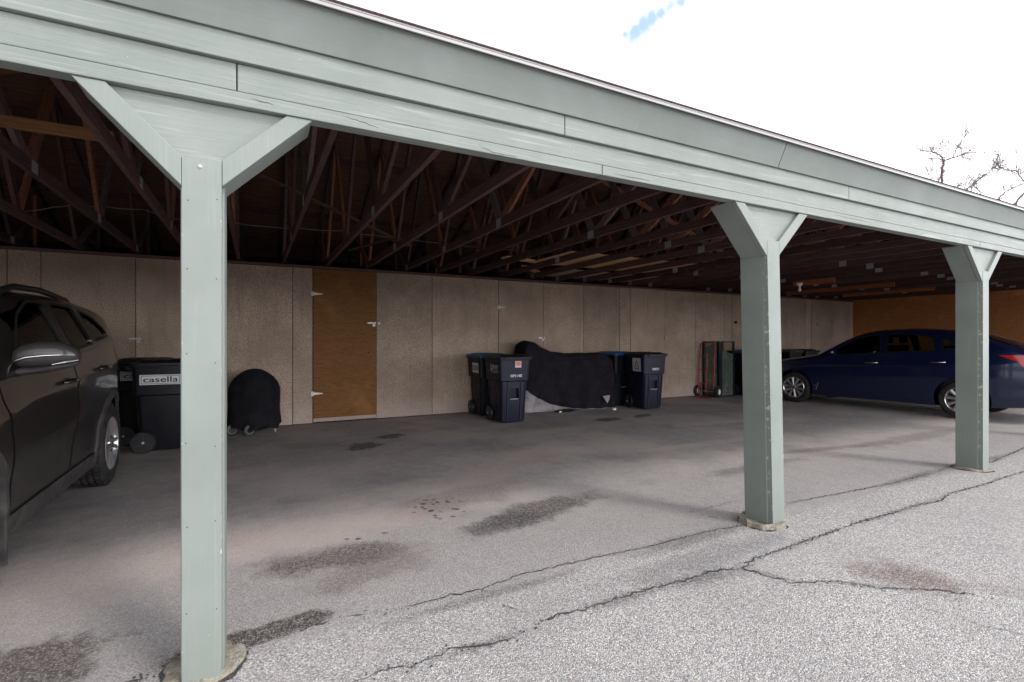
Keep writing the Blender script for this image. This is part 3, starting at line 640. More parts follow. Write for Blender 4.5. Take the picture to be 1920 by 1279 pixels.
for (a, k), (b, _) in zip(JO, JO[1:]):
    g2 = .0045; zb = random.uniform(.012, .02); zt = 2.415
    if k == 'D':
        MB().box((a + .006, YB - .012, .03), (b - .004, YB + .02, zt - .005)).build('storage_door', DOORB, cp, bevel=.002)
        dd = [o for o in cp.children if o.name.startswith('storage_door')][-1]
        MB().box((a + .006, YB - .018, .03), (b - .004, YB - .0125, .085)).build('kick_strip', BOARD, dd)
        for z in (2.02, .47): link('hinge', hinge_me, dd, (a + .003, YB - .0145, z))
        link('latch', latch_me, dd, (b - .045, YB - .013, 1.58))
        MB().lathe([(0, -.012), (.02, -.012), (.02, -.002)], 12, 'y', (b + .045, YB - .002, 1.575)).build('latch_eye', ZINC, dd)
        MB().lathe([(0, -.003), (.012, -.003)], 10, 'y', (b - .13, YB - .012, 1.10)).build('hole', DARKSTUD, dd)
    else:
        nm = 'storage_door' if k == 'd' else 'wall_panel'
        pl_ = MB().box((a + g2, YB - (.003 if k == 'd' else 0), zb), (b - g2, YB + .02, zt - random.uniform(0, .008)), 0).build(nm, BOARD, cp, bevel=.002)
        if k == 'd' and a > -3:
            if 3.9 < a < 4.1: link('hinge', hinge_me, pl_, (a, YB - .004, 1.91)); link('latch', latch_me, pl_, (b - .01, YB - .005, 1.345))
            elif -1.5 < a < -1.4: link('latch', latch_me, pl_, (a + .03, YB - .005, 1.32))
            elif 7 < a < 8: link('latch', MB().lathe([(0, -.05), (.03, -.045), (.035, -.025), (.015, -.004), (.03, 0)], 14, 'y').mesh('latch', BRASS), pl_, (b - .02, YB - .004, 1.36))
            elif 13 < a < 14: link('latch', MB().lathe([(0, -.05), (.03, -.045), (.035, -.025), (.015, -.004), (.03, 0)], 14, 'y').mesh('latch', BRASS), pl_, (a + .25, YB - .004, 1.74))
            elif 10 < a < 11: link('latch', MB().lathe([(0, -.05), (.03, -.045), (.035, -.025), (.015, -.004), (.03, 0)], 14, 'y').mesh('latch', DARKSTUD), pl_, (a + .1, YB - .004, 1.74))
tv, tf = text_flat('48', .36, 'CENTER', -.012)
MB().add([(15.02 + x, YB - .002, 1.60 + z) for x, z in tv], tf).build('pencil_number', PENCIL, cp)
MB().box((LX, YB + .0, 2.418), (RX, YB + .09, 2.455)).build('top_plate', CHORD, cp)
MB().box((LX, YB + 2.45, 0), (RX, YB + 2.5, 2.62)).build('rear_wall', DECK, cp)
# end walls
for nm, xa, xb in (('end_wall', RX, RX + .05), ('end_wall', LX - .05, LX)):
    MB().box((xa, .22, .0), (xb, 8.55, 2.46)).build(nm, ENDB, cp); sh = .052 if xa > 0 else -.052
    gm = MB(); ps = [(.0, 2.424), (8.5, 2.424), (8.4, 2.63), (4.2, under(4.2)), (0.0, 2.63)]
    gm.add([(xa + sh, y, z) for y, z in ps] + [(xb + sh, y, z) for y, z in ps], [(0,1,2,3,4), (9,8,7,6,5)] + [(i, (i+1) % 5, (i+1) % 5 + 5, i + 5) for i in range(5)])
    gm.build('gable_panel', DECK, cp)

# trusses
GREYWEB = wood('greyed_web_lumber', (0.20, 0.15, 0.14), (0.10, 0.07, 0.068), 'z')
def truss_mesh(seed):
    m = MB(); rv = random.Random(seed); t = .019; H = .089
    m.box((-t, -.0, 2.470), (t, 8.4, 2.470 + H), 0)
    for (ya, yb) in ((.0, 4.2), (4.2, 8.4)):
        ps = [(ya, under(ya) - .098), (yb, under(yb) - .098), (yb, under(yb) - .001), (ya, under(ya) - .001)]
        m.add([(-t, y, z) for y, z in ps] + [(t, y, z) for y, z in ps], [(0,1,2,3), (7,6,5,4), (0,4,5,1), (1,5,6,2), (2,6,7,3), (3,7,4,0)], 0)
    B = [(2.42, 2.515), (4.2, 2.515), (5.98, 2.515)]
    T = [(y, under(y) - .06) for y in (1.30, 3.32, 5.08, 7.10)]
    t2 = t - .0025
    for (p, q) in ((T[0], B[0]), (B[0], T[1]), (T[1], B[1]), (B[1], T[2]), (T[2], B[2]), (B[2], T[3])):
        a = Vector((0, p[0], p[1])); b = Vector((0, q[0], q[1])); d_ = (b - a).normalized()
        off = Vector((0, .035 if q[0] > p[0] else -.035, 0)) * 0
        m.bar(a, b, t2*2, .082, (1, 0, 0) if False else Vector((0, -d_.z, d_.y)), rv.choice((0, 1, 1, 2, 2)))
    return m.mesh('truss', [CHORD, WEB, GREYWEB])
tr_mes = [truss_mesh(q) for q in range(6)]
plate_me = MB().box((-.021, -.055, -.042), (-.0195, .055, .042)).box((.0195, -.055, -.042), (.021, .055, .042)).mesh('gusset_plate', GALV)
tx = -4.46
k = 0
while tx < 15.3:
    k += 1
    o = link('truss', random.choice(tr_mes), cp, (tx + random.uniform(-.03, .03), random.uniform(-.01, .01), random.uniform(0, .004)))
    for yy in (2.42, 4.2, 5.98):
        if random.random() < .68: link('gusset_plate', plate_me, o, (0, yy + random.uniform(-.12, .12), 2.515))
    tx += .61
MB().box((-4.6, 4.26, 4.05), (RX - .1, 4.30, 4.14)).build('truss_brace', CHORD, cp)
rb = random.Random(5)
for x0_, x1_, ya, yb_, za, zb_ in ((-4.2, -1.2, 3.4, 3.6, 2.6, 3.9), (-1.6, 1.9, 4.6, 4.5, 3.95, 2.6), (1.2, 4.0, 5.3, 5.2, 2.6, 3.6), (3.4, 6.6, 3.0, 3.1, 3.6, 2.6), (6.0, 9.4, 4.5, 4.6, 2.6, 3.9), (9.0, 12.0, 3.5, 3.4, 3.7, 2.6)):
    MB().bar((x0_, ya, za), (x1_, yb_, zb_), .02, .085, (0, 1, 0)).build('diagonal_brace', rb.choice((CHORD, WEB)), cp)
for x_ in [-4.1 + .61*k_ for k_ in range(30)]:
    if rb.random() < .75: MB().box((x_ + .26, 6.9 + rb.uniform(-.3, .3), 2.46), (x_ + .30, 6.94 + rb.uniform(-.3, .3), under(7.0) - .02)).build('stud', rb.choice((CHORD, WEB)), cp)
# joint strips between deck sheets, and blocking on the far slope
for y_ in (5.4, 6.62, 7.8): MB().box((-4.6, y_, under(y_) - .10), (RX - .1, y_ + .035, under(y_) - .02)).build('truss_brace', CHORD, cp)

# ------------------------------------------------------------------ lumber on the trusses, cable, bulb
ORANGEY = wood('yellowed_plank', (0.36, 0.19, 0.085), (0.24, 0.115, 0.05), 'x')
def plank(c, size, rz, mat, label, tilt=0.0):
    o = MB().box((-size[0]/2, -size[1]/2, 0), (size[0]/2, size[1]/2, size[2])).build('lumber_plank', mat, loc=c, bevel=.002)
    o.rotation_euler = (0, tilt, rz); return tag(o, label, 'plank', 'loose boards laid over the roof trusses')
plank((-2.11, 1.86, 2.585), (2.6, .04, .066), 0.0, ORANGEY, 'long yellow two-by-four on edge across the trusses above the dark SUV')
plank((5.45, 4.30, 2.563), (2.9, 1.15, .014), 0.02, PLANK, 'wide tan plywood sheet lying on the trusses, above the covered motorcycle')
plank((3.95, 4.75, 2.564), (1.1, .14, .03), 0.2, PLANK, 'narrow tan board laid on the trusses just left of the plywood sheet')
plank((6.35, 5.75, 2.562), (2.7, 1.0, .014), 0.03, PLANKG, 'greyed plywood sheet on the trusses behind the tan one, nearest the storage wall')
plank((10.13, 3.95, 2.435), (.03, .85, .125), 0.0, ORANGE, 'short orange board fixed along a truss beside the bare light bulb')
plank((11.96, 4.55, 2.435), (.03, 2.4, .12), 0.0, ORANGE, 'long orange board fixed along a truss above the navy sedan')
plank((13.79, 4.4, 2.44), (.03, 2.0, .115), 0.0, ORANGE, 'orange board fixed along the truss nearest the end wall')
plank((4.55, 5.7, 2.564), (1.1, .10, .04), 0.75, PLANK, 'short pale plank end poking out over the storage wall top', 0.0)
cb = []
for (px, py) in [(-60,400),(0,392),(50,396),(100,388),(140,383),(200,388),(270,393),(340,413),(430,416),(500,425),(560,428),(640,433),(700,441),(770,449),(830,456),(900,464),(990,470),(1060,474)]:
    cb.append(at_y(px, py, 5.0))
cc = thing('electrical_cable', 'thin grey electrical cable sagging from truss to truss', 'cable', (0, 0, 0))
cbs = []
for a, b in zip(cb, cb[1:]):
    for i in range(4): cbs.append(a.lerp(b, i/4) + Vector((0, 0, -.01*math.sin(math.pi*i/4))))
MB().tube(cbs, .0045, 6).build('cable_run', CABLE, cc)
lb = thing('light_bulb', 'bare white light bulb in a porcelain holder under the trusses', 'light bulb', (9.90, 4.09, 2.40))
MB().lathe([(0, .07), (.055, .07), (.06, .05), (.05, .03), (.03, .02), (.026, -.01), (0, -.01)], 20).build('lamp_holder', WHITEM, lb, smooth=40)
MB().lathe([(.014, -.01), (.016, -.03), (.030, -.055), (.032, -.075), (.022, -.098), (0, -.105)], 20).build('bulb', BULB, lb, smooth=60)

# ------------------------------------------------------------------ bins
def rrect(w, dep, z, r, cy=0.0, n=5):
    pts = []
    for (sx, sy, a0) in ((1, 1, 0), (-1, 1, 90), (-1, -1, 180), (1, -1, 270)):
        for i in range(n + 1):
            t = R(a0 + 90*i/n); pts.append((sx*(w/2 - r) + r*math.cos(t), cy + sy*(dep/2 - r) + r*math.sin(t), z))
    return pts
COLL = (.515, .60)      # collar size at z = .84
def bin_body():
    m = MB()
    m.rings([rrect(.385, .46, .02, .05), rrect(.40, .475, .04, .055), rrect(.455, .545, .60, .06), rrect(.46, .55, .655, .06), rrect(.505, .59, .672, .05),
             rrect(.52, .605, .84, .05), rrect(.535, .62, .985, .05), rrect(.555, .64, .99, .05), rrect(.555, .64, 1.012, .05)])
    me = m.mesh('bin_body', NAVY, 35)
    pk = MB().rings([rrect(.17, .14, .37, .02, -.27), rrect(.15, .14, .55, .05, -.29)]).mesh('c', NAVY)
    side = []
    me = boolean(me, [pk])
    me.polygons.foreach_set('use_smooth', [True]*len(me.polygons)); me.set_sharp_from_angle(angle=R(35)); return me
bin_me = bin_body()
bin_me_d = bin_me.copy(); bin_me_d.materials.clear(); bin_me_d.materials.append(NAVYD)
def lid_mesh():
    m = MB()
    m.rings([rrect(.575, .665, 1.004, .05, -.008), rrect(.585, .68, 1.012, .055, -.01), rrect(.585, .68, 1.035, .055, -.01), rrect(.565, .66, 1.044, .05, -.01), rrect(.50, .56, 1.048, .06, 0), rrect(.44, .50, 1.072, .07, 0), rrect(.3, .36, 1.078, .06, 0)])
    m.box((-.2, -.375, 1.014), (.2, -.345, 1.034))
    return m.mesh('lid', BINLID, 30)
lid_me = lid_mesh()
ribs_me = MB()
for sx_ in (-1, 1):
    ribs_me.add([(sx_*.10, -.233, .04), (sx_*.125, -.233, .04), (sx_*.125, -.273, .64), (sx_*.10, -.273, .64), (sx_*.104, -.250, .04), (sx_*.121, -.250, .04), (sx_*.121, -.287, .64), (sx_*.104, -.287, .64)],
                [(0,1,2,3), (4,5,6,7), (0,4,7,3), (1,5,6,2), (0,1,5,4), (3,2,6,7)])
    ribs_me.add([(sx_*.172, -.225, .06), (sx_*.188, -.223, .06), (sx_*.205, -.262, .64), (sx_*.188, -.266, .64), (sx_*.174, -.240, .06), (sx_*.188, -.240, .06), (sx_*.205, -.283, .64), (sx_*.190, -.283, .64)],
                [(0,1,2,3), (4,5,6,7), (0,4,7,3), (1,5,6,2), (0,1,5,4), (3,2,6,7)])
ribs_me = ribs_me.mesh('front_ribs', NAVY)
bar_me = MB().tube([(-.075, -.268, .385), (.075, -.268, .385)], .009, 8).mesh('grab_bar', ZINC, 40)
bwheel_me = MB().lathe([(.0, -.03), (.03, -.034), (.085, -.028), (.118, -.03), (.125, -.015), (.125, .02), (.118, .03), (.0, .03)], 24, 'x').mesh('wheel', BLACKP, 40)
hub_me = MB().lathe([(0, -.046), (.013, -.044), (.015, -.034)], 10, 'x').mesh('hub', ZINC)
spk_me = MB()
for a in range(3):
    t = R(90 + 120*a); spk_me.bar((-.0345, 0.012*math.cos(t), 0.012*math.sin(t)), (-.030, .095*math.cos(t), .095*math.sin(t)), .006, .012, (1, 0, 0))
spk_me = spk_me.mesh('spokes', SPOKE)
def coll_half(z): return .2525 + (z - .672)/(1.0 - .672)*.016
def on_face(face, vs, zc, off, yc=0.0):
    o = []
    for a, b in vs:
        z = zc + b; tw = (z - .672)/(1 - .672)
        if face == 'left': o.append((-(.2525 + tw*.0165) - off, yc - a, z))
        elif face == 'right': o.append((.2525 + tw*.0165 + off, yc + a, z))
        else: o.append((yc + a, -(.295 + tw*.0165) - off, z))
    return o
def rect(w, h, ox=0, oy=0): return [(-w/2 + ox, -h/2 + oy), (w/2 + ox, -h/2 + oy), (w/2 + ox, h/2 + oy), (-w/2 + ox, h/2 + oy)]
def flat(mb, face, zc, yc, vs, fs, layer, mi): mb.add(on_face(face, vs, zc, .002 + .0012*layer, yc), fs, mi)
Q = [(0, 1, 2, 3)]
def label_boxed(par, face, zc, yc, w, h, word):       # white plate, double black frame, heavy lettering
    m = MB(); flat(m, face, zc, yc, rect(w, h), Q, 0, 0); flat(m, face, zc, yc, rect(w*.92, h*.80), Q, 1, 1); flat(m, face, zc, yc, rect(w*.895, h*.72), Q, 2, 0)
    tv, tf = text_flat(word, h*.78, 'CENTER', .0012)
    mw = max(abs(x) for x, _ in tv); s = w*.42/mw
    flat(m, face, zc, yc, [(x*s, y) for x, y in tv], tf, 3, 1)
    return m.build('label', [LABELW, LABELK], par)
def label_logo(par, face, zc, yc, w, line1, line2):   # drop-shaped triangle beside two lines of lettering
    m = MB(); h = w*.52
    x0 = -w/2 + .02
    for (a, b, c) in (((0, .5), (-.11, .02), (-.03, .02)), ((0, .5), (.03, .02), (.11, .02)), ((-.11, -.06), (.11, -.06), (0, -.46))):
        flat(m, face, zc, yc, [(x0 + a[0]*w, a[1]*h), (x0 + b[0]*w, b[1]*h), (x0 + c[0]*w, c[1]*h)], [(0, 1, 2)], 0, 0)
    for s, sz, oy, mi in ((line1, h*.52, .10*h, 0), (line2, h*.24, -.26*h, 1)):
        tv, tf = text_flat(s, sz, 'LEFT', .002); mw = max(x for x, _ in tv); k_ = (w*.80)/mw
        flat(m, face, zc, yc, [(x0 + w*.13 + x*k_, y + oy) for x, y in tv], tf, 0, mi)
    flat(m, face, zc, yc, rect(w*.8, h*.08, w*.06, -.44*h), Q, 0, 1)
    return m.build('label', [INKW, INKG], par)
def label_lines(par, face, zc, yc, w, h):
    m = MB(); flat(m, face, zc, yc, rect(w, h), Q, 0, 0); flat(m, face, zc, yc, rect(w*.86, h*.42), Q, 1, 1)
    for i in range(3): flat(m, face, zc, yc, rect(w*.74, h*.06, 0, h*(.11 - .11*i)), Q, 2, 0)
    return m.build('label', [LABELW, LABELK], par)
def label_triangle(par, face, zc, yc, w, h):
    m = MB(); flat(m, face, zc, yc, rect(w, h), Q, 0, 0)
    def arrow(p, q, wd):
        d_ = Vector((q[0]-p[0], q[1]-p[1])); n_ = Vector((-d_.y, d_.x)).normalized()*wd
        e = Vector(p) + d_*.78
        return [(p[0]+n_.x, p[1]+n_.y), (p[0]-n_.x, p[1]-n_.y), (e.x-n_.x, e.y-n_.y), (e.x-2*n_.x, e.y-2*n_.y), q, (e.x+2*n_.x, e.y+2*n_.y), (e.x+n_.x, e.y+n_.y)]
    A, B_, C_ = (-.30*w, -.30*h), (0, .36*h), (.30*w, -.30*h)
    for p, q in ((A, B_), (B_, C_), (C_, A)): flat(m, face, zc, yc, arrow(p, (p[0]+(q[0]-p[0])*.9, p[1]+(q[1]-p[1])*.9), .028*w), [tuple(range(7))], 1, 1)
    for i, k_ in enumerate((.12, .2, .28)): flat(m, face, zc, yc, rect(w*k_, h*.06, 0, h*(.02 - .1*i)), Q, 1, 2)
    flat(m, face, zc, yc, rect(w*.9, h*.03, 0, h*.18), Q, 1, 2); flat(m, face, zc, yc, rect(w*.8, h*.03, 0, -h*.43), Q, 1, 2)
    return m.build('label', [LABELW, LABELK, INKG], par)
def code(par, zc, word, w, mat=INKW):
    m = MB(); tv, tf = text_flat(word, .055, 'CENTER', .002); mw = max(abs(x) for x, _ in tv); s = w/2/mw
    flat(m, 'front', zc, 0.02, [(x*s, y) for x, y in tv], tf, 0, 0); return m.build('serial_number', mat, par)
def make_bin(loc, rz, label, dark=False, lid=None, ribs=True):
    b = thing('wheeled_bin', label, 'bin', loc, rz, 'wheeled bins kept under the carport')
    link('bin_body', bin_me_d if dark else bin_me, b)
    l = link('lid', lid_me, b)
    if lid: l.data = lid_me.copy(); l.data.materials[0] = lid
    if ribs: link('front_ribs', ribs_me, b)
    link('grab_bar', bar_me, b)
    for sx_ in (-1, 1):
        w_ = link('wheel', bwheel_me, b, (sx_*.215, .20, .125), (0, 0, 0 if sx_ < 0 else math.pi)); link('hub', hub_me, w_); link('spokes', spk_me, w_)
    MB().tube([(-.2, .205, .125), (.2, .205, .125)], .011, 8).build('axle', ZINC, b)
    MB().tube([(-.22, .315, .97), (-.22, .36, .985), (.22, .36, .985), (.22, .315, .97)], .014, 8).build('handle', BLACKP, b)
    return b
bA = make_bin((3.60, 4.90, 0), -.04, 'navy bin with an orange sticker under its black lid, in front of the covered motorcycle')
label_logo(bA, 'left', .865, -.10, .30, 'ZERO-SORT', 'RECYCLING'); code(bA, .745, 'G030 1405', .20)
st = MB(); flat(st, 'front', .925, 0.05, rect(.105, .10), Q, 0, 0); flat(st, 'front', .925, 0.05, rect(.085, .062, 0, .012), Q, 1, 1); st.build('sticker', [LABELW, LABELO], bA)
bA2 = make_bin((3.62, 5.70, 0), -.05, 'blue-lidded bin against the wall, half hidden behind the bin with the orange sticker', True, BLUELID)
label_lines(bA2, 'left', .83, -.10, .30, .17)
bB = make_bin((6.64, 5.07, 0), -.06, 'navy bin bearing a square recycling-triangle label, right of the covered motorcycle')
label_triangle(bB, 'left', .84, -.10, .24, .25); code(bB, .76, 'C0M5721', .16)
MB().box((-.08, -.30, 1.0785), (.06, -.25, 1.081)).build('label', LABELW, bB)
bB2 = make_bin((6.45, 5.71, 0), .03, 'bin with a bright blue lid behind the end of the motorcycle cover', True, BLUELID)
bL = make_bin((-.93, 5.02, 0), R(90), 'dark bin with a boxed white name label, half behind the nearest post', True)
label_boxed(bL, 'left', .845, .03, .40, .115, 'casella')
bL2 = make_bin((-1.22, 5.62, 0), R(90), 'dark bin squeezed behind another labelled bin beside the SUV tail', True)
label_boxed(bL2, 'left', .86, .03, .40, .115, 'casella')
bC = make_bin((10.33, 5.62, 0), 0, 'blue-lidded dark bin between the glass tank and the middle green post', True, BLUELID)
code(bC, .76, 'C04857', .2, INKG)
st = MB(); flat(st, 'front', .93, -.12, rect(.12, .06, 0, -.02), Q, 0, 0); flat(st, 'front', .93, -.12, rect(.12, .03, 0, .026), Q, 0, 1); st.build('sticker', [LABELW, LABELO], bC)
bD = make_bin((11.75, 5.66, 0), .05, 'grey-lidded bin just beyond the sedan nose', True, GREYLID)
bE = make_bin((12.42, 5.66, 0), -.03, 'black-lidded bin against the wall beyond the sedan bonnet', True)
# bent wire scrap on the bin by the SUV
ww = thing('wire_scrap', 'bent scrap of thin wire standing on a dark bin lid by the wall', 'wire', (-1.05, 5.75, 1.06))
m = MB(); _w = lambda pts: m.tube([at_y(x, y, 5.75) - Vector((-1.05, 5.75, 1.06)) for x, y in pts], .0022, 5)
_w([(232,626),(250,627),(262,622),(278,668)]); _w([(262,622),(270,628),(306,616)]); _w([(306,616),(304,607),(322,658)]); _w([(306,616),(310,640)]); _w([(214,642),(262,640),(300,632)])
m.build('wire', CABLE, ww)

# ------------------------------------------------------------------ covered motorcycle
def lerp_tab(tab, x):
    if x <= tab[0][0]: return tab[0][1]
    for (a, va), (b, vb) in zip(tab, tab[1:]):
        if x <= b: return va + (vb - va)*(x - a)/(b - a)
    return tab[-1][1]
mc = thing('covered_motorcycle', 'motorcycle under a black and grey cloth cover between two pairs of bins', 'motorcycle', (4.14, 5.70, 0), -0.11)
MT = [(0, .55), (.05, .95), (.14, 1.25), (.20, 1.285), (.36, 1.255), (.50, 1.17), (.72, 1.085), (1.0, 1.05), (1.35, 1.05), (1.65, 1.055), (1.86, 1.03), (1.97, .94), (2.03, .70), (2.06, .4)]
MWT = [(0, .10), (.15, .30), (.5, .24), (1.0, .17), (1.6, .19), (1.95, .17), (2.06, .1)]
MWB = [(0, .16), (.4, .22), (1.0, .20), (1.6, .22), (2.06, .16)]
HEM = [(0, .46), (.15, .40), (.35, .27), (.6, .15), (.9, .075), (1.15, .03), (1.3, .012), (2.06, .012)]
def cover(name, mat, offs, hem):
    m = MB(); rings = []; NX = 100; NT = 56
    for i in range(NX + 1):
        x = 2.02*i/NX; zt = lerp_tab(MT, x); wt = lerp_tab(MWT, x); wb = lerp_tab(MWB, x); ring = []
        tm = 1 - (lerp_tab(HEM, x)/(zt - .05)) if hem else 1.0
        tm = max(.05, tm)
        for j in range(NT + 1):
            s_ = -1 + 2*j/NT; sg = -1 if s_ < 0 else 1; a = abs(s_)
            if a < .3: t = a/.3; y = wt*t*.92; z = zt - (.05*t**2.2); tt = 0
            else:
                t = (a - .3)/.7*tm; tt = t; z = (zt - .05)*(1 - t) + .012*t; y = (wt*.92)*(1 - t) + wb*t + .03*math.sin(t*math.pi)
                y += .020*math.sin(x*17 + 2.5*math.sin(3*t + x*2) + sg)*t**.8 + .045*mnoise.noise(Vector((x*2.6, t*2.4, sg*3)))*min(1, t*3) + .018*mnoise.noise(Vector((x*8, t*6, sg*5)))
                u = (t*1.25 + .16*((x - 1.15)/.9)**2)
                y += .018*math.sin(u*19)*min(1, t*2.5)*(.5 + .5*mnoise.noise(Vector((x*1.5, t*3, 8))))
            ring.append((x + .02*mnoise.noise(Vector((x*4, tt*5, 2))), sg*(y + offs), z + .012*mnoise.noise(Vector((x*5, tt*4, sg*7))) + (offs if a < .3 else 0)))
        rings.append(ring)
    m.rings(rings, False, closed=False)
    n = NT + 1; m.f.append(tuple(range(n))); m.mi.append(0); m.f.append(tuple(reversed(range(NX*n, NX*n + n)))); m.mi.append(0)
    return m.build(name, mat, mc, smooth=60)
cover('cover', COVERB, .009, True)
cover('grey_skirt', COVERG, 0, False)
MB().add([(1.66, -.30, .26), (1.82, -.29, .27), (1.815, -.295, .20), (1.76, -.305, .12), (1.71, -.305, .19)], [(0, 1, 2, 3, 4)]).build('grey_patch', COVERG, mc)
for x in (.42, 1.66):
    tw = MB().lathe([(.16, -.05), (.27, -.055), (.31, -.03), (.315, 0), (.31, .03), (.27, .055), (.16, .05)], 32, 'y', (x, 0, .315)); tw.build('tyre', RUBBER, mc, smooth=40)
can = tag(MB().lathe([(0, .0), (.036, .0), (.038, .004), (.038, .034), (.034, .038), (0, .038)], 18).build('jar_cap', WHITEM, loc=(5.95, 5.12, 0), smooth=40), 'small white jar cap on the floor by the motorcycle cover', 'cap')
sk = thing('umbrella', 'folded black stick umbrella lying on the floor under the motorcycle cover', 'umbrella', (4.95, 5.27, .032), .02)
MB().tube([(-.22, 0, 0), (-.1, 0, .002), (.12, 0, .002), (.24, 0, 0)], [.012, .026, .03, .014], 10).build('folded_canopy', COVERB, sk, smooth=50)
MB().tube([(.24, 0, 0), (.31, 0, 0), (.33, .02, 0)], .010, 8).build('handle', BLACKP, sk)
MB().box((-.14, -.032, -.022), (-.09, -.02, .006)).build('tie_strap', BRASS, sk)

# ------------------------------------------------------------------ covered grill
gr = thing('covered_grill', 'kettle grill hidden under a rounded black cover beside the brown storage door', 'grill', (.0, 5.66, 0), 0)
m = MB(); rings = []
for i, (z, r) in enumerate([(.085, .325), (.095, .335), (.2, .325), (.36, .322), (.52, .330), (.62, .326), (.70, .300), (.78, .245), (.84, .175), (.885, .10), (.90, .03)]):
    ring = []
    for k in range(48):
        t = 2*math.pi*k/48; f = 1 + (.03*math.sin(7*t + i*.3) + .035*mnoise.noise(Vector((math.cos(t)*2, math.sin(t)*2, z*3))))*(1 - z*.7) + (.02*math.sin(13*t) if z < .3 else 0)
        ring.append((r*f*math.cos(t)*1.0, r*f*.82*math.sin(t), z + (.03*math.sin(5*t + 1) if z < .2 else 0)))
    rings.append(ring)
m.rings(rings, True); m.build('cover', GRILLC, gr, smooth=60)
for (x, y) in ((.25, .12), (-.02, .2), (.24, -.1)): MB().tube([(x*.8, y*.8, .3), (x + .03, y, .0)], .010, 8).build('leg', ZINC, gr)
for (x, y, rz) in ((-.06, -.25, .35), (-.27, -.12, .2)):
    w_ = MB().lathe([(0, -.02), (.05, -.02), (.075, -.018), (.08, 0), (.075, .018), (.05, .02), (0, .02)], 24, 'y').build('wheel', BLACKP, gr, (x, y, .08), smooth=40); w_.rotation_euler = (0, 0, rz)
    MB().lathe([(.046, -.0225), (.053, -.0232), (.053, -.0205)], 24, 'y').build('wheel_trim', CABLE, w_)

# ------------------------------------------------------------------ hand truck and tank
hax = Vector((.30, -.95, 0)).normalized()
hang = math.atan2(hax.y, hax.x)
ht = thing('hand_truck', 'red two-wheeled hand truck leaning on the tall glass tank', 'hand truck', (9.12, 5.80, 0), hang)
def arc(pts_fn, n=8): return [pts_fn(i/n) for i in range(n + 1)]
lean = .12
m = MB()
def hp(x, z): return (x, .02 + lean*z/1.3, z)
loop = [hp(-.17, .16), hp(-.17, 1.16)] + [hp(-.17 + .09*(1 - math.cos(t*math.pi/2)), 1.16 + .09*math.sin(t*math.pi/2)*1.0) for t in (.25, .5, .75, 1)] + \
       [hp(.17 - .09*(1 - math.cos(t*math.pi/2)), 1.16 + .09*math.sin(t*math.pi/2)) for t in (1, .75, .5, .25)] + [hp(.17, 1.16), hp(.17, .16)]
m.tube(loop, .0135, 10)
m.build('frame', REDM, ht, smooth=50)
for z in (.30, .62, .92): MB().tube([hp(-.165, z), hp(.165, z)], .010, 8).build('crossbar', REDM, ht)
MB().tube([hp(0, .10), hp(0, 1.02)], .011, 8).build('centre_bar', REDM, ht)
MB().box((-.20, -.20, .01), (.20, .03, .018)).build('toe_plate', REDM, ht)
MB().tube([(-.26, .10, .13), (.26, .10, .13)], .010, 8).build('axle', ZINC, ht)
for sx_ in (-1, 1): MB().bar((sx_*.15, .10, .13), hp(sx_*.16, .34), .02, .03).build('axle_bracket', REDM, ht)
for sx_ in (-1, 1):
    w_ = MB().lathe([(.058, -.030), (.075, -.042), (.115, -.040), (.13, -.02), (.132, 0), (.13, .02), (.115, .040), (.075, .042), (.058, .030)], 32, 'x').build('wheel', RUBBER, ht, (sx_*.25, .10, .132), smooth=40)
    MB().lathe([(0, -.03), (.016, -.034), (.03, -.018), (.05, -.022), (.062, -.034), (.062, .034), (.05, .022), (.03, .018), (.016, .034), (0, .03)], 24, 'x').build('hub', WHITEM, w_, smooth=40)
tk = thing('glass_tank', 'tall dark-framed tank with dirty green glass standing on end behind the red hand truck', 'tank', (9.44, 5.70, 0), 0)
m = MB(); TH = 1.275; tw_, td_ = .50, .31
for x, y in ((0, 0), (tw_, 0), (tw_, td_), (-.13, td_)): m.box((x - .018, y - .018, 0), (x + .018, y + .018, TH))
for z in (.012, TH - .012):
    m.bar((-.0, 0, z), (tw_, 0, z), .022, .022); m.bar((tw_, 0, z), (tw_, td_, z), .022, .022); m.bar((tw_, td_, z), (-.13, td_, z), .022, .022); m.bar((-.13, td_, z), (0, 0, z), .022, .022)
m.box((-.018, -.016, 0), (.10, .03, TH - .03)); m.build('frame', BLACKP, tk)
MB().add([(.08, .004, .03), (tw_ - .018, .004, .03), (tw_ - .018, .004, .98), (.34, .004, 1.0), (.2, .004, 1.03), (.08, .004, 1.07)], [(0, 1, 2, 3, 4, 5)]).build('dirty_pane', DIRTYG, tk)
MB().add([(.08, .0075, .99), (tw_ - .018, .0075, .99), (tw_ - .018, .0075, TH - .02), (.08, .0075, TH - .02)], [(0, 1, 2, 3)]).build('clear_pane', CLEARG, tk)
MB().add([(-.012, .02, .03), (-.122, td_ - .01, .03), (-.122, td_ - .01, TH - .14), (-.012, .02, TH - .02)], [(0, 1, 2, 3)]).build('dirty_pane', DIRTYG, tk)

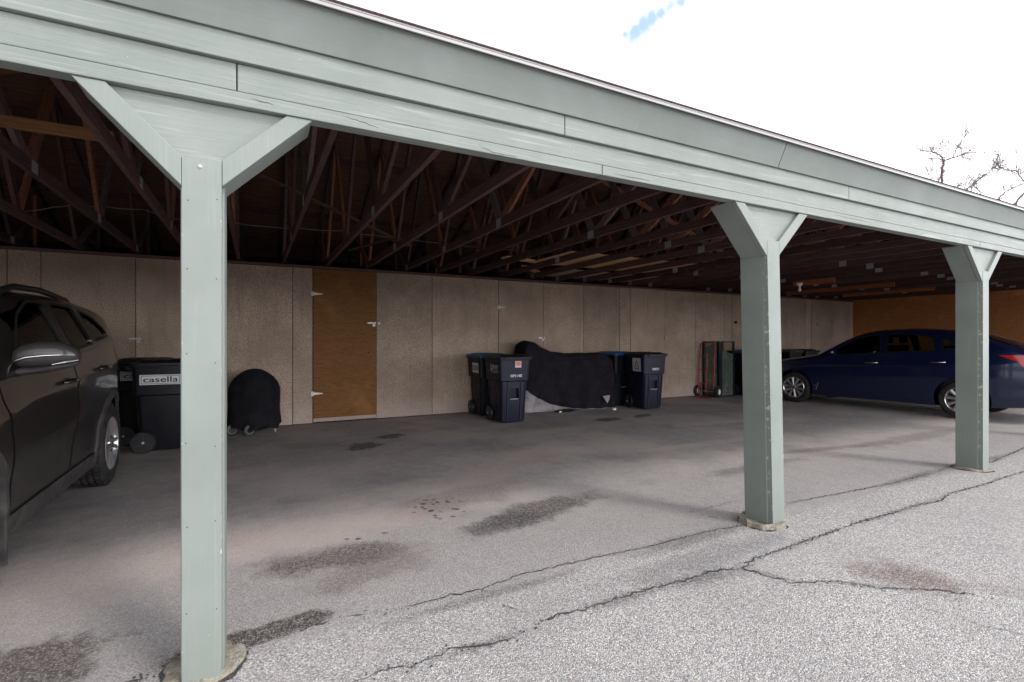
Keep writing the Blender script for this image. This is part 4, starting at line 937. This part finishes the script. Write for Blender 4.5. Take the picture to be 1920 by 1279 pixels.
# ------------------------------------------------------------------ cars
def smooth_tab(tab):
    xs = [t[0] for t in tab]; ys = [t[1] for t in tab]
    def f(x):
        if x <= xs[0]: return ys[0]
        if x >= xs[-1]: return ys[-1]
        i = max(j for j in range(len(xs)) if xs[j] <= x); i = min(i, len(xs) - 2)
        h = xs[i+1] - xs[i]; t = (x - xs[i])/h
        def m(k):
            if k == 0 or k == len(xs) - 1:
                a, b = (0, 1) if k == 0 else (len(xs) - 2, len(xs) - 1); return (ys[b] - ys[a])/(xs[b] - xs[a])
            d0 = (ys[k] - ys[k-1])/(xs[k] - xs[k-1]); d1 = (ys[k+1] - ys[k])/(xs[k+1] - xs[k])
            return 0 if d0*d1 <= 0 else 2*d0*d1/(d0 + d1)
        return (2*t**3 - 3*t*t + 1)*ys[i] + (t**3 - 2*t*t + t)*h*m(i) + (-2*t**3 + 3*t*t)*ys[i+1] + (t**3 - t*t)*h*m(i+1)
    return f
class Car:
    def __init__(s, x0, x1, zt, zl, w, belt, tum, alow=.06, aup=.05, crease=0):
        s.x0, s.x1 = x0, x1; s.zt, s.zl, s.w, s.belt = map(smooth_tab, (zt, zl, w, belt)); s.tum = tum; s.alow, s.aup = alow, aup; s.crease = crease
    def hw(s, x, z):
        zl, zb, W_ = s.zl(x), s.belt(x), s.w(x)
        if z <= zb:
            t = (z - zl)/max(.05, zb - zl)
            if t < .45: r = W_*(1 - s.alow*((.45 - t)/.45)**2)
            else: r = W_*(1 - s.aup*((t - .45)/.55)**2)
            # a shallow waist crease and a hollow above the sill
            r -= s.crease*math.exp(-((t - .34)/.12)**2) - s.crease*.7*math.exp(-((t - .78)/.07)**2)
            return max(.03, r)
        return max(.03, W_*(1 - s.aup) - s.tum*(z - zb) - .12*max(0, z - zb)**2)
    def zr(s, x): return s.zt(x) - max(.03, min(.10, (s.zt(x) - s.zl(x))*.25))
    def topz(s, x, y):
        zr = s.zr(x); wr = s.hw(x, zr); q = min(1, abs(y)/wr); return zr + (s.zt(x) - zr)*(1 - q**2.4)**(1/2.4)
    def loft(s, name, mat, xa, xb, nx, ins=0.0, zfloor=None, zoff=0.0):
        m = MB(); rings = []
        for i in range(nx + 1):
            x = xa + (xb - xa)*i/nx; zl = s.zl(x) if zfloor is None else zfloor; zr = max(zl + .03, s.zr(x) - zoff); half = []
            for k in range(4): half.append((max(.02, s.hw(x, zl) - ins)*(.96 if zfloor is None else 1)*k/3.0 if k else 0, zl - (.0 if k < 3 else -.015)))
            for k in range(26): z = zl + .04 + (zr - zl - .04)*k/25; half.append((max(.02, s.hw(x, z) - ins), z))
            wr = max(.02, s.hw(x, zr) - ins); h = max(.02, s.zt(x) - zoff - zr)
            for k in range(1, 13): t = math.pi/2*k/12; half.append((wr*max(0, math.cos(t))**(2/2.4), zr + h*math.sin(t)**(2/2.4)))
            ring = [(x, -y, z) for y, z in half] + [(x, y, z) for y, z in reversed(half[1:-1])]
            rings.append(ring)
        m.rings(rings, True); return m.mesh(name, mat, 40)
    def panel(s, poly, off, step=.06, side=-1):
        bm = bmesh.new(); vs = [bm.verts.new((x, 0, z)) for x, z in poly]; bm.faces.new(vs)
        xs = [p[0] for p in poly]; zs = [p[1] for p in poly]
        for lo, hi, ax in ((min(xs), max(xs), 0), (min(zs), max(zs), 2)):
            v = lo + step
            while v < hi:
                co = Vector((v, 0, 0)) if ax == 0 else Vector((0, 0, v)); no = Vector((1, 0, 0)) if ax == 0 else Vector((0, 0, 1))
                bmesh.ops.bisect_plane(bm, geom=bm.verts[:] + bm.edges[:] + bm.faces[:], plane_co=co, plane_no=no, dist=1e-5); v += step
        bm.verts.index_update(); mb = MB()
        mb.add([(v.co.x, side*(s.hw(v.co.x, v.co.z) + off), v.co.z) for v in bm.verts], [tuple(v.index for v in f.verts) for f in bm.faces]); bm.free(); return mb
    def seam(s, mb, pts, w, off, side=-1, closed=False):
        pp = []; P_ = list(pts) + ([pts[0]] if closed else [])
        for a, b in zip(P_, P_[1:]):
            n = max(1, int(math.hypot(b[0]-a[0], b[1]-a[1])/.04))
            for i in range(n): pp.append((a[0] + (b[0]-a[0])*i/n, a[1] + (b[1]-a[1])*i/n))
        pp.append(P_[-1]); vs = []
        for i, p in enumerate(pp):
            a = pp[max(0, i-1)]; b = pp[min(len(pp)-1, i+1)]; d_ = Vector((b[0]-a[0], b[1]-a[1]))
            d_ = d_.normalized() if d_.length > 1e-6 else Vector((1, 0)); n_ = Vector((-d_.y, d_.x))*w/2
            for sg in (1, -1): x, z = p[0] + n_.x*sg, p[1] + n_.y*sg; vs.append((x, side*(s.hw(x, z) + off), z))
        mb.add(vs, [(2*i, 2*i+1, 2*i+3, 2*i+2) for i in range(len(pp)-1)]); return mb

def rounded(poly, r=.05, n=4):
    o = []; N_ = len(poly)
    for i in range(N_):
        p = Vector(poly[i]); a = Vector(poly[i-1]); b = Vector(poly[(i+1) % N_]); da, db = (a - p), (b - p); k = min(r, da.length*.45, db.length*.45)
        p0 = p + da.normalized()*k; p1 = p + db.normalized()*k
        for j in range(n + 1):
            t = j/n; q = p0*(1-t)**2 + p*2*t*(1-t) + p1*t*t; o.append((q.x, q.y))
    return o
def wheel(parent, loc, r, width, rimr, style, side=-1, tread=False, turn=0.0):
    w_ = bpy.data.objects.new('wheel', None); COL.objects.link(w_); w_.parent = parent; w_.location = loc; w_.empty_display_size = .1
    w_.rotation_euler = (0, 0, (0 if side < 0 else math.pi) + turn)
    h = width/2
    prof = [(rimr - .012, -h + .012), (rimr, -h + .004), (rimr + (r - rimr)*.35, -h - .006), (rimr + (r - rimr)*.7, -h - .002), (r - .022, -h + .012), (r - .006, -h + .03), (r, -h + .05)]
    if tread:
        for c in (-.045, 0, .045): prof += [(r, c - .006), (r - .009, c - .004), (r - .009, c + .004), (r, c + .006)]
    prof += [(r, h - .05), (r - .006, h - .03), (r - .022, h - .012), (rimr + (r - rimr)*.7, h + .002), (rimr, h - .004), (rimr - .012, h - .012)]
    m = MB().lathe(prof, 56, 'y')
    m.build('tyre', RUBBER, w_, smooth=35)
    if tread:
        tb = MB()
        for k in range(64):
            for row, (c0, c1, ph) in enumerate(((-h + .022, -.053, 0), (-.037, -.007, .5), (.007, .037, .2), (.053, h - .022, .7))):
                t0 = 2*math.pi*(k + ph)/64; t1 = t0 + 2*math.pi/64*.72
                for_pts = []
                sk_ = .03*(1 if row % 2 else -1)
                vs = []
                for (t, c) in ((t0, c0), (t1, c0), (t1 + sk_, c1), (t0 + sk_, c1)):
                    for rr in (r - .004, r + .006): vs.append((rr*math.cos(t), c, -rr*math.sin(t)))
                tb.add(vs, [(1, 3, 5, 7), (0, 1, 3, 2), (2, 3, 5, 4), (4, 5, 7, 6), (6, 7, 1, 0)])
        tb.build('tread_blocks', RUBBER, w_)
    m = MB().lathe([(rimr + .004, -h + .004), (rimr - .006, -h - .004), (rimr - .016, -h + .006), (rimr - .022, -h + .03), (rimr - .022, h - .02)], 48, 'y'); m.build('rim', RIM, w_, smooth=40)
    MB().lathe([(0, -h + .055), (rimr - .022, -h + .055)], 32, 'y').build('brake_shadow', RIMD, w_)
    sp = MB(); ri = rimr - .014
    def spoke(t, w0, w1, y0, y1, tw=0):
        d_ = Vector((math.cos(t), 0, -math.sin(t))); n_ = Vector((-d_.z, 0, d_.x))*-1
        a = d_*.045; b = d_*ri; vs = []
        for (p, w, y) in ((a, w0, y0), (b, w1, y1)):
            for sg in (-1, 1): vs.append(p + n_*w*sg/2 + Vector((0, y + .004, 0)))
            vs.append(p + Vector((0, y - .006, 0)))
            vs += [p + n_*w*sg/2 + Vector((0, y + .022, 0)) for sg in (-1, 1)]
        sp.add(vs, [(0, 2, 7, 5), (2, 1, 6, 7), (0, 5, 8, 3), (1, 4, 9, 6)])
    if style == 10:
        for k in range(10): spoke(2*math.pi*(k + .3)/10, .030, .062, -h + .004, -h + .004)
    else:
        for k in range(5):
            for dl in (-.17, .17): spoke(2*math.pi*(k + .12)/5 + dl, .038, .045, -h + .010, -h + .002)
    sp.lathe([(0, -h - .004), (.03, -h - .003), (.052, -h + .006), (.06, -h + .02)], 24, 'y'); sp.build('spokes', RIM, w_, smooth=30)
    nm = MB()
    for k in range(5): t = 2*math.pi*(k + .5)/5; nm.lathe([(0, 0), (.009, 0), (.009, .01)], 8, 'y', (.075*math.cos(t)*.85, -h - .001, -.075*math.sin(t)*.85))
    nm.lathe([(0, -.002), (.022, 0)], 16, 'y', (0, -h - .0045, 0))
    nm.build('wheel_nuts', RIMD, w_)
    return w_

def build_car(root, car, paint_, wheels, archr, cabin, windows, plan_front, plan_rear, glass_m, floor):
    body = car.loft('body', paint_, car.x0, car.x1, 150)
    cut = []
    for (x, r) in wheels:
        for sg in (-1, 1):
            W_ = car.w(x); a, b = sorted((sg*(W_ - .30), sg*(W_ + .2)))
            cut.append(MB().lathe([(0, a), (archr, a), (archr, b), (0, b)], 48, 'y', (x, 0, r + .01)).mesh('c', TRIM))
    cut.append(car.loft('c', TRIM, cabin[0], cabin[1], 60, .06, floor, .045))
    for poly in windows: cut.append(MB().prism(poly, -1.4, 1.4).mesh('c', TRIM))
    for pl_ in (plan_front, plan_rear):
        n = len(pl_); cm = MB().add([(x, y, floor + .22) for x, y in pl_] + [(x, y, 2.2) for x, y in pl_], [tuple(range(n)), tuple(reversed(range(n, 2*n)))] + [((i+1) % n, i, i+n, (i+1) % n + n) for i in range(n)])
        cut.append(cm.mesh('c', TRIM))
    me = boolean(body, cut)
    me.polygons.foreach_set('use_smooth', [True]*len(me.polygons)); me.set_sharp_from_angle(angle=R(32))
    b = link('body', me, root)
    for poly, gm in zip(windows, glass_m):
        c = Vector((sum(p[0] for p in poly)/len(poly), sum(p[1] for p in poly)/len(poly)))
        big = [tuple(c + (Vector(p) - c)*1.0 + (Vector(p) - c).normalized()*.012) for p in poly]
        for sg in (-1, 1): car.panel(big, -.016, .08, sg).build('window', gm, root, smooth=60)
        for sg in (-1, 1): car.seam(MB(), poly, .020, .0025, sg, True).build('window_seal', TRIM, root)
    for nm, pl_ in (('windscreen', plan_front), ('rear_window', plan_rear)):
        xs = sorted(set(round(p[0], 4) for p in pl_)); xa, xb = xs[0], xs[-1]
        def yw(x):
            if nm == 'windscreen': ya, yb = abs(pl_[0][1]), abs(pl_[1][1])
            else: ya, yb = abs(pl_[0][1]), abs(pl_[1][1])
            return ya + (yb - ya)*(x - xa)/(xb - xa) + .012
        m = MB(); n = 14
        m.rings([[(x, -yw(x) + 2*yw(x)*j/n, car.topz(x, -yw(x) + 2*yw(x)*j/n) - .014) for j in range(n + 1)] for x in [xa - .012 + (xb - xa + .024)*i/10 for i in range(11)]], False, closed=False)
        m.build(nm, GLASS if nm == 'windscreen' else glass_m[-1], root, smooth=60)
    return b
def seats(root, xs, zs, cab_w):
    for (x, y, w) in xs:
        m = MB(); m.rings([[(x + dx + .10*(z - zs)/.6 + px*1.0, y + py*w, z) for (px, py) in ((-.06, -.5), (.06, -.46), (.06, .46), (-.06, .5))] for (z, dx) in ((zs, 0), (zs + .3, .03), (zs + .46, .05))])
        if w < .8: m.rings([[(x + .15 + px, y + py, z) for (px, py) in ((-.04, -.12), (.04, -.11), (.04, .11), (-.04, .12))] for z in (zs + .50, zs + .66)])
        m.build('seat', SEATM, root, smooth=50, bevel=.02)

# ---- charcoal SUV, nose out of the bay
dv = Vector((-.0115, 1, 0)).normalized(); ang = math.atan2(dv.y, dv.x)
su = thing('parked_suv', 'dusty charcoal SUV parked nose out at the left edge, chrome line on its wing mirror', 'SUV', (-1.11 - .92, .82 - .92*.0115, 0), ang, None)
suv = Car(-.93, 3.62,
    [(-.93, .80), (-.86, .95), (-.5, 1.03), (0, 1.09), (.40, 1.13), (.60, 1.22), (.95, 1.45), (1.20, 1.585), (1.5, 1.655), (1.9, 1.67), (2.4, 1.655), (2.9, 1.60), (3.18, 1.53), (3.30, 1.42), (3.45, 1.22), (3.55, 1.0), (3.60, .8), (3.62, .7)],
    [(-.93, .42), (-.8, .28), (-.4, .24), (0, .24), (.5, .24), (2.2, .245), (2.7, .26), (3.3, .32), (3.62, .45)],
    [(-.93, .62), (-.8, .80), (-.5, .885), (0, .92), (1.0, .915), (2.5, .92), (2.9, .905), (3.2, .86), (3.45, .78), (3.62, .66)],
    [(-.93, .80), (-.5, .96), (.4, 1.08), (.7, 1.125), (1.5, 1.20), (2.4, 1.262), (2.9, 1.30), (3.3, 1.30), (3.62, .9)], .34, .07, .045, .018)
w1 = rounded([(.66, 1.15), (1.02, 1.455), (1.26, 1.55), (1.54, 1.565), (1.61, 1.215)], .05)
w2 = rounded([(1.69, 1.225), (1.65, 1.57), (2.10, 1.56), (2.24, 1.275)], .05)
w3 = rounded([(2.31, 1.29), (2.22, 1.545), (2.52, 1.50), (2.74, 1.40), (2.78, 1.345)], .04)
build_car(su, suv, SUVP, ((0, .365), (2.66, .365)), .425, (.62, 3.12), [w1, w2, w3],
          [(.56, -.66), (1.14, -.54), (1.14, .54), (.56, .66)], [(3.19, -.52), (3.38, -.60), (3.38, .60), (3.19, .52)], [GLASS, PRIV, PRIV], .82)
for x, sd_, tn in ((0, -1, R(-12)), (2.66, -1, 0), (0, 1, R(-12)), (2.66, 1, 0)):
    wheel(su, (x, sd_*(.92 - .125), .365), .365, .235, .235, 5, sd_, True, 0)
dp1 = rounded([(.42, 1.085), (.455, .93), (.50, .79), (.52, .40), (1.50, .40), (1.60, .70), (1.615, .98), (1.60, 1.185), (.62, 1.105)], .02, 2)
dp2 = rounded([(1.625, 1.19), (1.64, .98), (1.625, .70), (1.53, .40), (2.08, .40), (2.15, .62), (2.28, .79), (2.46, .89), (2.50, 1.0), (2.42, 1.24)], .02, 2)
for sg in (-1, 1):
    for dp, hx, hz in ((dp1, 1.42, 1.015), (dp2, 2.32, 1.065)):
        dr = suv.panel(dp, .0035, .06, sg).build('door', SUVP, su, smooth=60)
        sm = MB(); suv.seam(sm, dp, .009, .0015, sg, True); sm.build('door_gap', TRIM, dr)
        hm = MB(); y0 = sg*(suv.hw(hx, hz) + .004)
        hm.tube([(hx - .10, y0, hz), (hx - .085, y0 + sg*.032, hz + .004), (hx + .07, y0 + sg*.036, hz + .006), (hx + .095, y0, hz + .004)], [.013, .014, .014, .012], 8)
        hm.lathe([(0, 0), (.045, 0)], 16, 'y', (hx - .01, y0 + sg*.002, hz - .01)); hm.build('handle', SUVP, dr, smooth=50)
    suv.panel([(.43, .245), (2.24, .25), (2.24, .38), (.50, .38), (.45, .36)], .012, .08, sg).build('sill_cladding', CLAD, su, smooth=60)
    for xa in (0, 2.66):
        vs = []
        for k in range(29):
            t = R(-15 + 210*k/28); row = []
            for rr, oo in ((.405, .0), (.42, .022), (.475, .016), (.485, .001)):
                x = xa + rr*math.cos(t); z = .375 + rr*math.sin(t); z = max(z, .26); row.append((x, sg*(suv.hw(x, z) + oo), z))
            vs.append(row)
        MB().rings(vs, False, closed=False).build('arch_trim', CLAD, su, smooth=40)
    MB().box((.405, sg*.66, .15), (.425, sg*.915, .46)).build('mud_flap', CLAD, su, bevel=.004)
    rm = MB(); ry = sg*.60
    rm.tube([(1.22, ry, suv.topz(1.22, .6) - .01), (1.30, ry, suv.topz(1.3, .6) + .03), (1.5, ry, suv.topz(1.5, .6) + .040), (2.0, ry, suv.topz(2.0, .6) + .042), (2.6, ry, suv.topz(2.6, .6) + .034), (2.74, ry, suv.topz(2.74, .6) - .01)], [.02, .022, .022, .022, .022, .02], 10)
    rm.build('roof_rail', TRIM, su, smooth=50)
# wing mirrors
for sg in (-1, 1):
    mr_ = bpy.data.objects.new('wing_mirror', None); COL.objects.link(mr_); mr_.parent = su; mr_.location = (.72, sg*.80, 1.095); mr_.empty_display_size = .1
    shell = MB(); rings = []
    # sections across the car: outward distance, half length, bottom and top heights
    for (o, hl, zb_, zt_) in ((.045, .02, .085, .10), (.055, .05, .062, .150), (.09, .075, .052, .180), (.16, .085, .050, .200), (.24, .080, .056, .198), (.29, .066, .066, .180), (.325, .045, .080, .155), (.34, .015, .10, .13)):
        ring = []
        for k in range(20):
            t = 2*math.pi*k/20; c, s_ = math.cos(t), math.sin(t)
            ring.append((hl*(abs(c)**.7)*(1 if c > 0 else -1)*(1.0 if c < 0 else .35) , sg*o, (zb_+zt_)/2 + (zt_-zb_)/2*(abs(s_)**.8)*(1 if s_ > 0 else -1)))
        rings.append(ring)
    shell.rings(rings, True); shell.build('mirror_shell', SUVP, mr_, smooth=60)
    cm = MB(); pts = [(.052, -.050, .070), (.075, -.082, .092), (.12, -.094, .110), (.20, -.094, .120), (.27, -.082, .122), (.32, -.056, .120)]
    cm.tube([(x, sg*o, z) for o, x, z in pts], [.003, .005, .005, .0045, .004, .002], 8)
    cm.build('chrome_line', CHROME, mr_, smooth=50)
    cm = MB().tube([(x, sg*o, z) for o, x, z in [(.23, -.083, .068), (.28, -.075, .080), (.335, -.046, .090)]], [.003, .005, .003], 8); cm.build('turn_lamp', HEADL, mr_, smooth=50)
    lo = MB(); rings = []
    for (o, hl, zb_, zt_) in ((-.05, .04, .0, .045), (.02, .045, .0, .045), (.10, .07, .008, .052), (.2, .078, .022, .062), (.3, .058, .048, .078), (.335, .02, .07, .085)):
        rings.append([(hl*math.cos(t)*(1 if math.cos(t) < 0 else .4), sg*o, (zb_+zt_)/2 + (zt_-zb_)/2*math.sin(t)) for t in [2*math.pi*k/16 for k in range(16)]])
    lo.rings(rings, True); lo.build('mirror_arm', CLAD, mr_, smooth=60)
seats(su, ((1.25, -.36, .5), (1.25, .36, .5), (2.15, 0, 1.25)), .84, 1)
for sg in (-1, 1):
    hl = suv.panel(rounded([(-.80, .80), (-.42, .88), (-.45, .98), (-.80, .93)], .02, 2), .004, .06, sg); hl.build('headlight', HEADL, su, smooth=60)
    tl = suv.panel(rounded([(3.10, 1.0), (3.10, 1.24), (3.42, 1.22), (3.48, 1.02)], .02, 2), .004, .05, sg); tl.build('tail_light', TAIL, su, smooth=60)

# ---- navy sedan, nose to the wall
dv = Vector((.09691984, -.99529219, 0)); ang = math.atan2(dv.y, dv.x)
se = thing('parked_sedan', 'navy blue four-door sedan parked nose in at the far end of the carport', 'car', (10.04 + .88*.9953, 4.32 + .88*.0969, 0), ang)
sed = Car(-.88, 3.74,
    [(-.88, .66), (-.80, .79), (-.4, .90), (0, .965), (.42, 1.045), (.60, 1.15), (.95, 1.36), (1.25, 1.475), (1.6, 1.515), (1.95, 1.52), (2.4, 1.49), (2.75, 1.43), (3.1, 1.30), (3.36, 1.19), (3.55, 1.13), (3.66, 1.06), (3.72, .88), (3.74, .70)],
    [(-.88, .30), (-.75, .20), (-.3, .17), (.4, .165), (2.3, .17), (3.1, .21), (3.6, .27), (3.74, .36)],
    [(-.88, .50), (-.76, .70), (-.5, .82), (0, .875), (.8, .88), (2.6, .88), (3.1, .865), (3.4, .82), (3.62, .74), (3.74, .60)],
    [(-.88, .64), (-.4, .84), (.2, .93), (.6, .98), (1.6, 1.055), (2.6, 1.10), (3.2, 1.12), (3.6, 1.06), (3.74, .66)], .40, .07, .05, .014)
v1 = rounded([(.66, 1.005), (.96, 1.24), (1.20, 1.36), (1.50, 1.405), (1.55, 1.07)], .04)
v2 = rounded([(1.63, 1.08), (1.61, 1.41), (1.95, 1.41), (2.28, 1.365), (2.36, 1.12)], .04)
v3 = rounded([(2.44, 1.135), (2.42, 1.33), (2.52, 1.295), (2.64, 1.17)], .025)
build_car(se, sed, SEDP, ((0, .316), (2.70, .316)), .365, (.58, 3.1), [v1, v2, v3],
          [(.52, -.60), (1.18, -.48), (1.18, .48), (.52, .60)], [(2.62, -.50), (3.22, -.60), (3.22, .60), (2.62, .50)], [GLASS, GLASS, GLASS], .72)
for x, sd_ in ((0, -1), (2.70, -1), (0, 1), (2.70, 1)): wheel(se, (x, sd_*(.88 - .115), .316), .316, .205, .215, 10, sd_)
dq1 = rounded([(.50, .96), (.47, .80), (.50, .27), (1.50, .27), (1.57, .6), (1.58, 1.05), (.66, .985)], .02, 2)
dq2 = rounded([(1.60, 1.055), (1.595, .6), (1.53, .27), (2.20, .27), (2.27, .5), (2.38, .68), (2.50, .78), (2.52, .95), (2.42, 1.095)], .02, 2)
for sg in (-1, 1):
    for dp, hx, hz in ((dq1, 1.42, .882), (dq2, 2.40, .925)):
        dr = sed.panel(dp, .003, .06, sg).build('door', SEDP, se, smooth=60)
        sm = MB(); sed.seam(sm, dp, .008, .0012, sg, True); sm.build('door_gap', TRIM, dr)
        y0 = sg*(sed.hw(hx, hz) + .003); hm = MB()
        hm.tube([(hx - .10, y0, hz - .004), (hx - .085, y0 + sg*.03, hz), (hx + .075, y0 + sg*.034, hz + .004), (hx + .095, y0 + sg*.004, hz + .004)], [.009, .011, .012, .013], 8); hm.build('handle', CHROME, dr, smooth=50)
    sed.panel(rounded([(3.14, 1.065), (3.60, 1.065), (3.66, .90), (3.42, .885), (3.36, .965)], .015, 2), .005, .04, sg).build('tail_light', TAIL, se, smooth=60)
    sed.panel(rounded([(-.72, .60), (-.35, .74), (-.30, .83), (-.70, .72)], .02, 2), .004, .05, sg).build('headlight', HEADL, se, smooth=60)
    mm = MB(); rr = []
    for (o, hl, zb_, zt_) in ((-.02, .02, .0, .03), (.03, .04, .0, .09), (.10, .055, .0, .13), (.17, .04, .01, .12), (.20, .015, .04, .08)):
        rr.append([(.78 + hl*math.cos(t), sg*(.82 + o), 1.0 + (zb_+zt_)/2 + (zt_-zb_)/2*math.sin(t)) for t in [2*math.pi*k/14 for k in range(14)]])
    mm.rings(rr, True); mm.build('wing_mirror', SEDP, se, smooth=50)
sm = MB(); sed.seam(sm, [(.485, .44), (.46, .36), (.44, .30)], .012, .0035); sed.seam(sm, [(.43, .40), (.42, .37)], .010, .0035); sm.build('paint_scrape', INKG, se)
seats(se, ((1.35, -.36, .5), (1.35, .36, .5), (2.25, 0, 1.2)), .74, 1)
MB().box((3.60, -.26, .55), (3.735, .26, .66)).build('number_plate_recess', TRIM, se, bevel=.004)

# ------------------------------------------------------------------ trees beyond the roof
def zoomp(p): return (1700 + p[0]/7.105, 220 + p[1]/7.105)
def make_tree(label, root_px, polys, Y, r0, seed, ntwig):
    rnd = random.Random(seed); base = at_y(root_px[0], 640, Y); base.z = 0
    t = thing('bare_tree', label, 'tree', base, 0, 'bare trees beyond the carport roof')
    first = at_y(*zoomp(polys[0][0][0]), Y)
    tr_ = MB(); pts = [Vector((0, 0, -.1))]
    top = first - base
    for i in range(1, 9): f = i/8; pts.append(Vector((top.x*f + .25*math.sin(f*5)*(1-f), .3*math.sin(f*3)*(1-f), top.z*f)))
    tr_.tube(pts, [r0*(2.2 - 1.2*i/8) for i in range(9)], 10); tr_.build('trunk', BARK, t, smooth=60)
    lim = MB(); tw = lim; bd = lim
    def twig(p, d_, length, r, depth):
        q = [p]; n = 5
        for i in range(n):
            d_ = (d_ + Vector((rnd.gauss(0, .16), rnd.gauss(0, .16), rnd.gauss(.05, .14)))).normalized(); q.append(q[-1] + d_*length/n)
        tw.tube(q, [r*(1 - .75*i/n) for i in range(n + 1)], 4, caps=False)
        for pt in q[1:]:
            if rnd.random() < .45:
                s_ = rnd.uniform(.010, .020); c = pt + Vector((rnd.gauss(0, .03), rnd.gauss(0, .03), rnd.gauss(0, .03)))
                bd.add([c + Vector((s_, 0, 0)), c + Vector((-s_, 0, 0)), c + Vector((0, s_, 0)), c + Vector((0, -s_, 0)), c + Vector((0, 0, s_*1.5)), c + Vector((0, 0, -s_*1.2))],
                       [(0,2,4),(2,1,4),(1,3,4),(3,0,4),(2,0,5),(1,2,5),(3,1,5),(0,3,5)])
        if depth:
            for pt in q[1:-1]:
                if rnd.random() < .75:
                    e = Vector((rnd.gauss(0, 1), rnd.gauss(0, 1), rnd.gauss(.35, .7))).normalized(); twig(pt, (d_ + e*1.1).normalized(), length*rnd.uniform(.35, .65), r*.62, depth - 1)
    for poly, ra, rb in polys:
        wp = []; off = 0
        for i, p in enumerate(poly):
            w_ = at_y(*zoomp(p), Y) - base; wp.append(w_)
        if poly is not polys[0][0]:
            s_ = rnd.uniform(-1, 1)*.5
            wp = [w_ + (Vector((0, 1, 0)))*s_*(i/len(wp))*(wp[-1] - wp[0]).length for i, w_ in enumerate(wp)]
        dn = []
        for a, b in zip(wp, wp[1:]):
            for i in range(4): dn.append(a.lerp(b, i/4) + Vector((rnd.gauss(0, .02), rnd.gauss(0, .03), rnd.gauss(0, .02))))
        dn.append(wp[-1]); n = len(dn)
        lim.tube(dn, [ra + (rb - ra)*i/(n-1) for i in range(n)], 7)
        ln_ = sum((b - a).length for a, b in zip(wp, wp[1:]))
        for _ in range(int(ntwig*ln_)):
            i = rnd.randrange(n//5, n); d_ = (dn[min(i+1, n-1)] - dn[i-1]).normalized()
            e = Vector((rnd.gauss(0, 1), rnd.gauss(0, .8), rnd.gauss(.25, .9))).normalized()
            twig(dn[i], (d_*.7 + e).normalized(), rnd.uniform(.4, 1.3), max(.011, min(.017, rb*.95)), 1 if rnd.random() < .6 else 0)
    lim.build('crown', BARK, t, smooth=60)
    return t
make_tree('bare budding tree with one upright stem forking wide above the roof edge', (1764, 640), [
    ([(465,905),(480,690),(492,590),(497,575)], .075, .062), ([(497,578),(515,530),(470,450),(400,425),(330,400),(300,330)], .05, .014), ([(400,425),(330,430),(240,470),(180,515)], .022, .010), ([(495,580),(430,550),(320,545),(250,555)], .026, .010),
    ([(470,450),(480,400),(570,320),(640,295)], .022, .010), ([(435,425),(440,350),(445,300)], .02, .010), ([(500,578),(620,525),(690,515),(790,545),(855,600)], .045, .012),
    ([(620,525),(690,400),(800,260),(875,180),(970,135)], .036, .010), ([(800,260),(750,170),(705,70)], .013, .007), ([(690,405),(800,375),(970,365)], .02, .009), ([(690,515),(760,470),(850,400)], .02, .009), ([(740,530),(830,530),(920,540)], .02, .010),
    ([(480,800),(560,710),(610,670)], .016, .008), ([(515,530),(560,470),(610,400)], .018, .008)], 13.0, .085, 11, 7.0)
make_tree('bare budding tree with long arching limbs at the right edge of the picture', (1905, 640), [
    ([(1435,1190),(1490,1085),(1563,1010),(1680,900),(1760,760)], .09, .03), ([(1460,1140),(1350,1180),(1100,1120),(870,1025),(960,930),(1100,840),(1200,790),(1340,690),(1500,590),(1640,490)], .06, .02), ([(1200,790),(1400,755),(1560,765),(1700,790)], .024, .012), ([(1150,810),(1140,720),(1070,685),(900,705)], .022, .008),
    ([(1070,685),(1300,655),(1563,690),(1700,720)], .022, .014), ([(1435,1190),(1250,1170),(1160,1090),(1300,970),(1450,900),(1563,890),(1700,900)], .05, .02), ([(1300,970),(1200,935),(1000,940)], .026, .010),
    ([(1050,1080),(980,1000),(920,900),(900,800)], .026, .008), ([(1640,900),(1560,840),(1490,710),(1520,560),(1510,440)], .05, .010), ([(1240,730),(1170,600),(1100,480)], .013, .006), ([(1150,650),(1190,560),(1220,480)], .012, .006), ([(1285,650),(1295,460)], .012, .006), ([(1050,1080),(1010,1030),(1200,900)], .02, .008)], 13.5, .12, 23, 6.0)
make_tree('low bare shrubby tree just showing over the roof between the two taller trees', (1790, 640), [
    ([(590,950),(640,935),(700,910)], .03, .02), ([(700,910),(800,900),(900,895)], .02, .009), ([(640,935),(720,820),(785,660)], .014, .006), ([(590,950),(430,895),(400,840),(290,800),(215,680)], .03, .008), ([(290,800),(285,690)], .012, .006), ([(350,820),(370,680)], .012, .006), ([(700,910),(660,850),(620,780)], .014, .006)], 12.0, .05, 31, 6.5)
